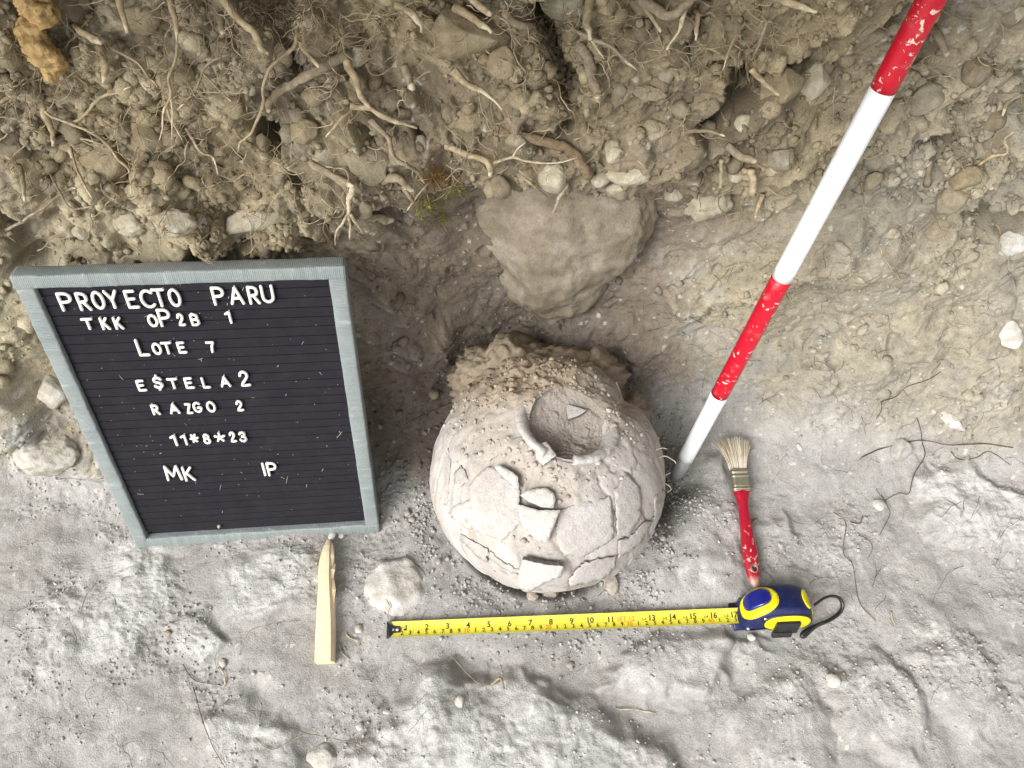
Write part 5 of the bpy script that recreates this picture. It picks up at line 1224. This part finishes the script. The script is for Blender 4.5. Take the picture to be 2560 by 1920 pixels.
v_, f_ = box_loft([s * np.array((1, sc_f, 1)) for s in S_]); obj('shaft', new_mesh('shaft', v_, f_, False), PINE, stake)
def splint(pts, w, label):
    v_, f_ = tube(np.array(pts, float), w, 5, flat=.5); obj('splinter', new_mesh('splinter', v_ * np.array((1, sc_f, 1)), f_, False), PINE, stake, label=label)
splint([(.0085, .030, .010), (.0092, .070, .014), (.0098, .092, .016), (.0080, .112, .013)], [.0006, .0014, .0030, .0006], 'split sliver on the right side of the stake')
splint([(.0056, .108, .014), (.0078, .120, .015), (.0100, .128, .012)], [.0036, .0034, .0008], 'raised torn chip near the tip of the stake')
splint([(.0052, .126, .013), (.0066, .140, .014), (.0050, .158, .010)], [.0028, .0026, .0008], 'long whittled sliver near the tip of the stake')

# ------------------------------------------------------------------ paint brush
A_, x_, y_, z_, L_ = ground_frame((1880, 1476), (1826, 1104))
A_ = A_ + np.array((0, 0, .009)); brush = empty('paint_brush', frame(A_, x_, y_, z_), 'red handled flat paint brush lying beside the pole tip', 'paint brush')
t = NT('red_lacquer'); k = t.ramp(t.math('ADD', t.noise(170, 4, .7), t.math('MULTIPLY', t.noise(25, 2), .4)), .80, .86); yv = t.n('SeparateXYZ'); t.put(yv.inputs[0], t.coord())
c = t.mix(t.noise(60, 3), (0.27, 0.004, 0.016, 1), (0.33, 0.007, 0.024, 1)); c = t.mix(k, c, (0.55, 0.36, 0.28, 1)); c = t.mix(t.ramp(t.math('ADD', yv.outputs[1], t.math('MULTIPLY', t.noise(150, 3), .010)), .020, .008), c, (0.52, 0.33, 0.25, 1))
LACQ = t.done(c, .32, t.bump(t.math('SUBTRACT', 1., k), .3, .0005), .5)
kf = L_ / .21
hand = [(0.000, .0012, .0020), (.004, .0040, .0040), (.012, .0068, .0056), (.022, .0085, .0062), (.034, .0094, .0066), (.050, .0092, .0070), (.070, .0078, .0070), (.092, .0066, .0070), (.108, .0062, .0072), (.117, .0070, .0074), (.125, .0094, .0076), (.1315, .0112, .0072)]
secs = []
yy_ = np.linspace(0, .1315, 60)
for y in yy_:
    w_ = np.interp(y, [h[0] for h in hand], [h[1] for h in hand]); d_ = np.interp(y, [h[0] for h in hand], [h[2] for h in hand]); bow = -.0012 * math.sin(y / .1315 * math.pi)
    secs.append(np.array([(w_ * math.copysign(abs(math.cos(a)) ** .8, math.cos(a)) + bow, y * kf, .0068 + d_ * math.copysign(abs(math.sin(a)) ** .75, math.sin(a))) for a in np.linspace(0, 2 * math.pi, 29)[:-1]]))
hm = new_mesh('handle', *box_loft(secs)); ho = obj('handle', hm, LACQ, brush)
# the hanging hole
cv, cf = tube(np.array([(0, .0235 * kf, -.02), (0, .0235 * kf, .03)]), .0034, 24); cutter = obj('hole_cutter', new_mesh('hole_cutter', cv, cf), LACQ, brush)
bpy.context.view_layer.update()
md_ = ho.modifiers.new('hole', 'BOOLEAN'); md_.object = cutter; md_.operation = 'DIFFERENCE'; md_.solver = 'EXACT'
dg = bpy.context.evaluated_depsgraph_get(); nm_ = bpy.data.meshes.new_from_object(ho.evaluated_get(dg)); ho.modifiers.clear(); ho.data = nm_; bpy.data.objects.remove(cutter)
nm_.polygons.foreach_set('use_smooth', np.ones(len(nm_.polygons), bool))
try: nm_.set_sharp_from_angle(angle=math.radians(40))
except Exception: pass
t = NT('old_brass'); BRASS = t.done(t.mix(t.noise(120, 4), (0.20, 0.17, 0.11, 1), (0.36, 0.32, 0.23, 1)), .5, None, .4, .6)
P = np.array([(.0040 * math.cos(a), .0235 * kf + .0046 * math.sin(a), .0134) for a in np.linspace(0, 2 * math.pi, 33)]); v_, f_ = tube(P, .0009, 8, caps=False); obj('eyelet', new_mesh('eyelet', v_, f_), BRASS, ho)
t = NT('tarnished_tin'); n_ = t.noise(140, 5, .7); TIN = t.done(t.mix(n_, (0.19, 0.175, 0.12, 1), (0.42, 0.395, 0.30, 1)), t.mix(n_, (.35,) * 3 + (1,), (.6,) * 3 + (1,)), t.bump(t.noise(60, 4, .7), .35, .0012), .5, .75)
secs = []
for y in np.linspace(.1290, .1610, 44):
    bd = sum(math.exp(-((y - c_) / .0011) ** 2) for c_ in (.1325, .1505, .1565)) * .0008 - sum(math.exp(-((y - c_) / .0009) ** 2) for c_ in (.1350, .1535)) * .0005
    secs.append(np.array([(a, y * kf, .0070 + b) for a, b in rrect(.0226 + 2 * bd - (y - .129) * .02, .0140 + 2 * bd, .0035, 4)]))
obj('ferrule', new_mesh('ferrule', *box_loft(secs)), TIN, brush)
rr = np.random.default_rng(31)
for dark in (0, 1):
    bag = Bag()
    for k in range(650 if not dark else 420):
        u, w = rr.uniform(-1, 1), rr.uniform(-1, 1); x0_, z0_ = u * .0098, .0070 + w * .0052
        L = rr.uniform(.040, .050) - .006 * abs(u) ** 3; spx = u * .0100 + rr.normal() * .0016 - .0005; spz = w * .0020 + rr.normal() * .0012
        if k % 70 == 0: spx *= 2.4
        P = np.array([(x0_ + spx * s ** 1.5, (.1600 + L * s) * kf, z0_ + spz * s - .002 * s * s) for s in (0, .3, .6, .85, 1)])
        if dark: P = np.array([(x0_ + spx * s ** 1.5, (.1600 + L * s) * kf, z0_ + .0004 + spz * s - .002 * s * s) for s in np.linspace(.0 if k % 3 == 0 else .45, 1, 5)])
        bag.add(*tube(P, np.array([.00030, .00030, .00027, .00020, .00010]), 4, caps=False))
    t = NT('bristle_dark' if dark else 'bristle_pale'); BR_ = t.done((0.36, 0.28, 0.17, 1) if dark else (0.68, 0.62, 0.52, 1), .6, None, .3)
    obj('bristles', bag.mesh('bristles'), BR_, brush, label='tan tinted bristle tips' if dark else 'cream bristles', kind='stuff')

# ------------------------------------------------------------------ tape measure
pa, pb = at(969, 1575)[0], at(1857, 1539)[0]
pa = np.array((pa[0], pa[1], .007)); pb = np.array((pb[0], pb[1], .012))
r1_, r2_ = ray(969, 1575), ray(1857, 1539); pa = CAM + r1_ * ((.007 - CAM[2]) / r1_[2]); pb = CAM + r2_ * ((.010 - CAM[2]) / r2_[2])
x_ = unit(pb - pa); z_ = np.array((0, 0, 1.)); z_ = unit(z_ - x_ * (z_ @ x_)); y_ = np.cross(z_, x_); TL = float(np.linalg.norm(pb - pa))
tm = empty('tape_measure', frame(pa, x_, y_, z_), 'yellow and navy tape measure with its blade pulled out in front of the jar', 'tape measure')
INCH = TL / 17.22; CM = INCH / 2.54; BWD = .0182
t = NT('blade_yellow'); k = t.ramp(t.noise(300, 4, .7), .66, .72); c = t.mix(t.noise(14, 3), (0.56, 0.50, 0.035, 1), (0.64, 0.58, 0.055, 1)); c = t.mix(t.math('MULTIPLY', k, .6), c, (0.30, 0.26, 0.09, 1)); c = t.mix(t.ramp(t.noise(45, 4, .7), .55, .8, 0, .3), c, (0.55, 0.51, 0.36, 1))
BLY = t.done(c, .38, None, .5)
def arch(w): return .0030 * (1 - (w / (BWD / 2)) ** 2) * -1 + .0022          # the blade is a shallow trough: edges up
def blade_z(x, w): return .0026 * (w / (BWD / 2)) ** 2 + .0010 * math.sin(x * 9) * .5
xs_ = np.linspace(.004, TL + .012, 130); ws_ = np.linspace(-BWD / 2, BWD / 2, 13)
Vt = [(x, w, blade_z(x, w)) for x in xs_ for w in ws_] + [(x, w, blade_z(x, w) - .00035) for x in xs_ for w in ws_]
F = []; n_ = len(ws_); N_ = len(xs_) * n_
for i in range(len(xs_) - 1):
    for j in range(n_ - 1):
        a = i * n_ + j; F.append((a, a + n_, a + n_ + 1, a + 1)); F.append((N_ + a, N_ + a + 1, N_ + a + n_ + 1, N_ + a + n_))
blade = obj('blade', new_mesh('blade', Vt, F), BLY, tm)
t = NT('print_black'); INK = t.done((0.022, 0.02, 0.018, 1), .6); t = NT('print_red'); INR = t.done((0.52, 0.22, 0.03, 1), .6); t = NT('print_faint'); INF = t.done((0.30, 0.26, 0.05, 1), .6)
bk, fk, rk = Bag(), Bag(), Bag()
def tick(bag, x, w0, w1, tw):
    m = 4; P = []
    for q in range(m + 1):
        w = w0 + (w1 - w0) * q / m
        P += [(x - tw / 2, w, blade_z(x, w) + .00012), (x + tw / 2, w, blade_z(x, w) + .00012)]
    bag.add(P, [(2 * q, 2 * q + 1, 2 * q + 3, 2 * q + 2) for q in range(m)])
hb = BWD / 2
for i in range(16, 16 * 17 + 4):
    x = i * INCH / 16
    ln = .0072 if i % 16 == 0 else .0042 if i % 8 == 0 else .0032 if i % 4 == 0 else .0024
    tick(bk if i % 16 == 0 else fk, x, hb - .0004, hb - ln, .00022 if i % 16 else .0003)
for i in range(15, 437):
    x = i * CM / 10; ln = .0050 if i % 10 == 0 else .0030 if i % 5 == 0 else .0020
    tick(bk if i % 10 == 0 else fk, x, -hb + .0004, -hb + ln, .00020)
for i in range(60): tick(fk, .02 + i * (TL - .02) / 60 + .0035, -.0012, -.0010, .0072)
def text_mesh(s, size):
    cu = bpy.data.curves.new('t', 'FONT'); cu.body = s; cu.size = size; cu.align_x = 'CENTER'; cu.align_y = 'CENTER'; cu.offset = size * .022; cu.resolution_u = 3
    o = bpy.data.objects.new('t', cu); COL.objects.link(o); bpy.context.view_layer.update()
    me = bpy.data.meshes.new_from_object(o.evaluated_get(bpy.context.evaluated_depsgraph_get())); bpy.data.objects.remove(o); bpy.data.curves.remove(cu)
    v = np.array([q.co[:] for q in me.vertices]); f = [tuple(p.vertices) for p in me.polygons]; bpy.data.meshes.remove(me); return v, f
_tc = {}
def put_text(bag, s, x, w, size):
    if (s, size) not in _tc: _tc[(s, size)] = text_mesh(s, size)
    v, f = _tc[(s, size)]; q = v.copy(); q[:, 0] += x; q[:, 1] += w; q[:, 2] = [blade_z(a, b) + .00016 for a, b in q[:, :2]]; bag.add(q, f)
for i in range(1, 18):
    if i != 12: put_text(bk, str(i), i * INCH - (.0026 if i < 10 else .0052), .0014, .0092)
    else: put_text(rk, '1FT 12', i * INCH - .0120, .0014, .0078)
    if i > 12: put_text(bk, '1-%d' % (i - 12), (i - 1) * INCH + .0105, .0006, .0042)
for i in range(2, 44):
    if i % 10: put_text(bk, str(i % 10), i * CM - .0022, -.0046, .0068)
    else: put_text(rk, str(i), i * CM - .0030, -.0046, .0072)
obj('print', bk.mesh('print', False), INK, blade, label='black inch and centimetre figures'); obj('print', rk.mesh('print', False), INR, blade, label='red ten centimetre and foot figures'); obj('graduation', fk.mesh('graduation', False), INF, blade, kind='stuff')
# hook at the blade's end
t = NT('black_steel'); BLK = t.done((0.018, 0.018, 0.02, 1), .42, t.bump(t.noise(200, 3), .2, .0005), .5); t = NT('bright_steel'); BRT = t.done((0.62, 0.62, 0.60, 1), .35, None, .5, .8)
def plate(pts, z0, z1, zf=None):
    n = len(pts); lo = [(x, w, z0 + (blade_z(x, w) if zf else 0)) for x, w in pts]; hi = [(x, w, z1 + (blade_z(x, w) if zf else 0)) for x, w in pts]
    return lo + hi, [tuple(range(n))[::-1], tuple(range(n, 2 * n))] + [(i, (i + 1) % n, n + (i + 1) % n, n + i) for i in range(n)]
hook = obj('hook', new_mesh('hook', *plate([(-.0005, -hb), (.0035, -hb), (.0075, -.0042), (.0150, -.0036), (.0168, 0), (.0150, .0036), (.0075, .0042), (.0035, hb), (-.0005, hb)], .0003, .0012, True), False), BLK, blade)
obj('hook_lip', new_mesh('hook_lip', *plate([(-.0016, -hb - .0003), (-.0004, -hb - .0003), (-.0004, hb + .0003), (-.0016, hb + .0003)], -.0090, .0042), False), BLK, hook) if False else None
bag = Bag(); v_, f_ = plate([(-.0016, -hb - .0003), (-.0004, -hb - .0003), (-.0004, hb + .0003), (-.0016, hb + .0003)], -.0080, .0040); bag.add(v_, f_); obj('hook_lip', bag.mesh('hook_lip', False), STEEL, blade)
for x in (.0066, .0118):
    P = np.array([(x, 0, .0008), (x, 0, .0016), (x, 0, .0021)]); obj('rivet', new_mesh('rivet', *tube(P, [.0021, .0020, .0012], 16)), BRT, blade)
P = np.array([(.0206, -.0004, .0001), (.0206, -.0004, .0006)]); obj('rivet', new_mesh('rivet', *tube(P, [.0014, .0011], 14)), BLK, blade)
# case: upright, its mouth to the left; local x along the blade, y across (away from the viewer), z up
CL, CHT, CWD = .0860, .0500, .0420; CX0 = TL - .004
def prof_pt(a):
    """side outline of the case, a in 0..1 from the mouth's lower lip, over the top and back along the base"""
    pts = np.array([(0.00, .000), (-.003, .006), (.000, .014), (.006, .026), (.013, .0375), (.022, .0450), (.034, .0485), (.050, .0500), (.064, .0485), (.076, .0430), (.083, .0330), (.086, .0210), (.085, .0090), (.081, .0015), (.074, .000), (.050, -.0005), (.025, -.0005), (0, .000)])
    return pts
CP = catmull(prof_pt(0), 120)
def case_pt(s, w, off=0.0):
    """s: index along the outline 0..119 (float), w: -1 viewer side .. 1 far side; rounded towards both sides"""
    i = int(min(max(s, 0), 118)); f = s - i; p = CP[i] * (1 - f) + CP[min(i + 1, 119)] * f
    tq = CP[min(i + 1, 119)] - CP[max(i - 1, 0)]; nq = unit((-tq[1], tq[0]))
    c_ = np.array((.044, .024)); e = min(1.0, abs(w)); inset = .010 * (1 - math.sqrt(max(0., 1 - max(0., (e - .35) / .65) ** 2.6)))
    q = p - nq * inset + nq * off
    return np.array((CX0 + q[0], -.001 + w * CWD / 2, -.0085 + q[1]))
t = NT('navy_plastic'); NAVY = t.done(t.mix(t.ramp(t.noise(70, 4, .7), .5, .8), (0.006, 0.010, 0.060, 1), (0.030, 0.038, 0.085, 1)), .38, None, .45)
t = NT('blue_gloss'); GLOSS = t.done((0.008, 0.012, 0.150, 1), .16, None, .5, 0, .4); t = NT('yellow_rubber'); YEL = t.done(t.mix(t.noise(60, 4), (0.60, 0.53, 0.004, 1), (0.68, 0.61, 0.010, 1)), .42, None, .4); t = NT('black_plastic'); BPL = t.done((0.014, 0.014, 0.014, 1), .35, None, .5)
wsn = [-1, -.97, -.9, -.8, -.65, -.4, 0, .4, .65, .8, .9, .97, 1]
rings = [np.array([case_pt(s, w) for s in range(0, 119)]) for w in wsn]
obj('case', new_mesh('case', *box_loft(rings)), NAVY, tm)
def patch(nm, outl, off, mat, thick=.0012, parent=tm, grid=.5):
    """raised piece on the case: outline in (s, w) of the case's surface"""
    out = []
    for a, b in zip(outl, outl[1:] + outl[:1]):
        n_ = max(1, int(max(abs(a[0] - b[0]) / 1.5, abs(a[1] - b[1]) / .08)))
        for k in range(n_): out.append((a[0] + (b[0] - a[0]) * k / n_, a[1] + (b[1] - a[1]) * k / n_))
    sx = .05; P2 = [(a * sx, b) for a, b in out]; inn = []
    GX, GY = [q.ravel() for q in np.meshgrid(np.arange(min(p[0] for p in P2), max(p[0] for p in P2), .08), np.arange(min(p[1] for p in P2), max(p[1] for p in P2), .09))]
    inn = [tuple(q) for q in np.stack([GX, GY], 1)[poly_sd(P2, GX, GY) < -.04]]
    n = len(P2); vv, ee, ff, *_ = geometry.delaunay_2d_cdt([Vector(p) for p in P2 + inn], [(k, (k + 1) % n) for k in range(n)], [list(range(n))], 1, 1e-5)
    ed = poly_sd(P2, np.array([v[0] for v in vv]), np.array([v[1] for v in vv]))
    TP = np.array([case_pt(v[0] / sx, v[1], off + thick * (.55 if abs(e_) < 1e-3 else 1.0)) for v, e_ in zip(vv, ed)]); BP = np.array([case_pt(v[0] / sx, v[1], -.002) for v in vv]); k = len(TP); F = []; cnt = set()
    for f in ff:
        F.append(tuple(f)); F.append(tuple(i + k for i in reversed(f)))
        for a, b in zip(f, list(f[1:]) + [f[0]]): cnt.add((a, b))
    for a, b in cnt:
        if (b, a) not in cnt: F.append((b, a, a + k, b + k))
    me = new_mesh(nm, np.vstack([TP, BP]), F); bm = bmesh.new(); bm.from_mesh(me); bmesh.ops.recalc_face_normals(bm, faces=bm.faces); bm.to_mesh(me); bm.free()
    me.polygons.foreach_set('use_smooth', np.ones(len(me.polygons), bool))
    return obj(nm, me, mat, parent)
def ell(cs, cw, rs_, rw, n=28, pw=1.0): return [(cs + rs_ * math.copysign(abs(math.cos(a)) ** pw, math.cos(a)), cw + rw * math.copysign(abs(math.sin(a)) ** pw, math.sin(a))) for a in np.linspace(0, 2 * math.pi, n + 1)[:-1]]
patch('thumb_pad', ell(30, -.02, 15, .86, 36, .8), .0002, YEL, .0016)
patch('lock_button', ell(30.5, .10, 10.5, .56, 32, .75), .0022, GLOSS, .0026)
patch('grip_pad', ell(64, .0, 4.2, .62, 28), .0002, YEL, .0010); patch('grip_pad', ell(74, .0, 3.0, .62, 28), .0002, YEL, .0010)
# the side that faces the viewer: oval yellow ring, dark panel, belt clip and screws
def side_oval(nm, cx, cz, rx, rz, y0_, y1_, mat, n=40, sq=.9):
    P = [(CX0 + cx + rx * math.copysign(abs(math.cos(a)) ** sq, math.cos(a)), -.0085 + cz + rz * math.copysign(abs(math.sin(a)) ** sq, math.sin(a))) for a in np.linspace(0, 2 * math.pi, n + 1)[:-1]]
    secs = []
    for y, k in ((y0_, 1.0), (y1_ + .0006, 1.0), (y1_, .965)):
        secs.append(np.array([(CX0 + cx + (p[0] - CX0 - cx) * k, y, -.0085 + cz + (p[1] + .0085 - cz) * k) for p in P]))
    return obj(nm, new_mesh(nm, *box_loft(secs)), mat, tm)
ys = -.001 - CWD / 2
side_oval('side_panel', .052, .0225, .0315, .0205, ys + .004, ys - .0008, BPL); side_oval('side_badge', .052, .0235, .0285, .0180, ys + .004, ys - .0018, YEL)
bag = Bag(); v_, f_ = box_loft([np.array([(CX0 + .052 + a, ys - y, -.0085 + .0160 + zc + b) for a, b in rrect(w_, h_, .002, 2)]) for y, w_, h_, zc in ((.001, .030, .020, .004), (.005, .030, .020, .003), (.0075, .026, .016, .000))]); bag.add(v_, f_)
v_, f_ = box_loft([np.array([(CX0 + .047 + a, ys - y, -.0085 + .006 + b) for a, b in rrect(.024, h_, .0016, 2)]) for y, h_ in ((.0045, .012), (.0085, .012), (.0095, .009))]); bag.add(v_, f_); obj('belt_clip', bag.mesh('belt_clip', False), BPL, tm)
for cx, cz in ((.0225, .034), (.006, .009)):
    P = np.array([(CX0 + cx, ys + .004, -.0085 + cz), (CX0 + cx, ys - .0002, -.0085 + cz), (CX0 + cx, ys - .0008, -.0085 + cz)]); obj('screw', new_mesh('screw', *tube(P, [.0022, .0022, .0016], 16)), BRT, tm)
# lower lip of the mouth
v_, f_ = box_loft([np.array([(CX0 - .004 + a, y, -.0060 + b) for a, b in rrect(.016, .005, .002, 3)]) for y in (ys + .003, -.001, ys + CWD - .003)]); obj('mouth_lip', new_mesh('mouth_lip', *box_loft([np.array([(CX0 - .001 + a, y, -.0060 + b) for a, b in rrect(.018, .0050, .002, 3)]) for y in (ys + .003, -.001, ys + CWD - .003)])), NAVY, tm)
# the case leans back a little, showing the viewer its side
ca_, sa_ = math.cos(math.radians(17)), math.sin(math.radians(17))
for ch in tm.children:
    if ch.name.split('.')[0] in ('blade',): continue
    co_ = np.zeros(len(ch.data.vertices) * 3, np.float32); ch.data.vertices.foreach_get('co', co_); co_ = co_.reshape(-1, 3); y__, z__ = co_[:, 1] - .004, co_[:, 2] + .0085
    co_[:, 0] = CX0 + (co_[:, 0] - CX0) * .95; y__ *= .95; z__ *= .95; co_[:, 1], co_[:, 2] = .004 + y__ * ca_ + z__ * sa_, -.0085 - y__ * sa_ + z__ * ca_
    ch.data.vertices.foreach_set('co', co_.ravel()); ch.data.update()
# wrist strap
def f2l(px, py, z): r_ = ray(px, py); z = max(z, at(px, py)[0][2] + .0035); p = CAM + r_ * ((z - CAM[2]) / r_[2]); d = p - pa; return (d @ x_, d @ y_, d @ z_)
path = [(2036, 1513, .022), (2059, 1496, .024), (2080, 1490, .021), (2098, 1495, .017), (2106, 1511, .013), (2101, 1529, .010), (2080, 1547, .008), (2051, 1560, .007), (2026, 1570, .007), (2008, 1582, .007), (2004, 1590, .006), (2011, 1592, .006), (2024, 1580, .0075), (2042, 1565, .010), (2060, 1556, .011)]
Q = catmull(np.array([f2l(*p) for p in path]), 110); v_, f_ = tube(Q, .0017, 10, flat=1.5); obj('wrist_strap', new_mesh('wrist_strap', v_, f_), BPL, tm)
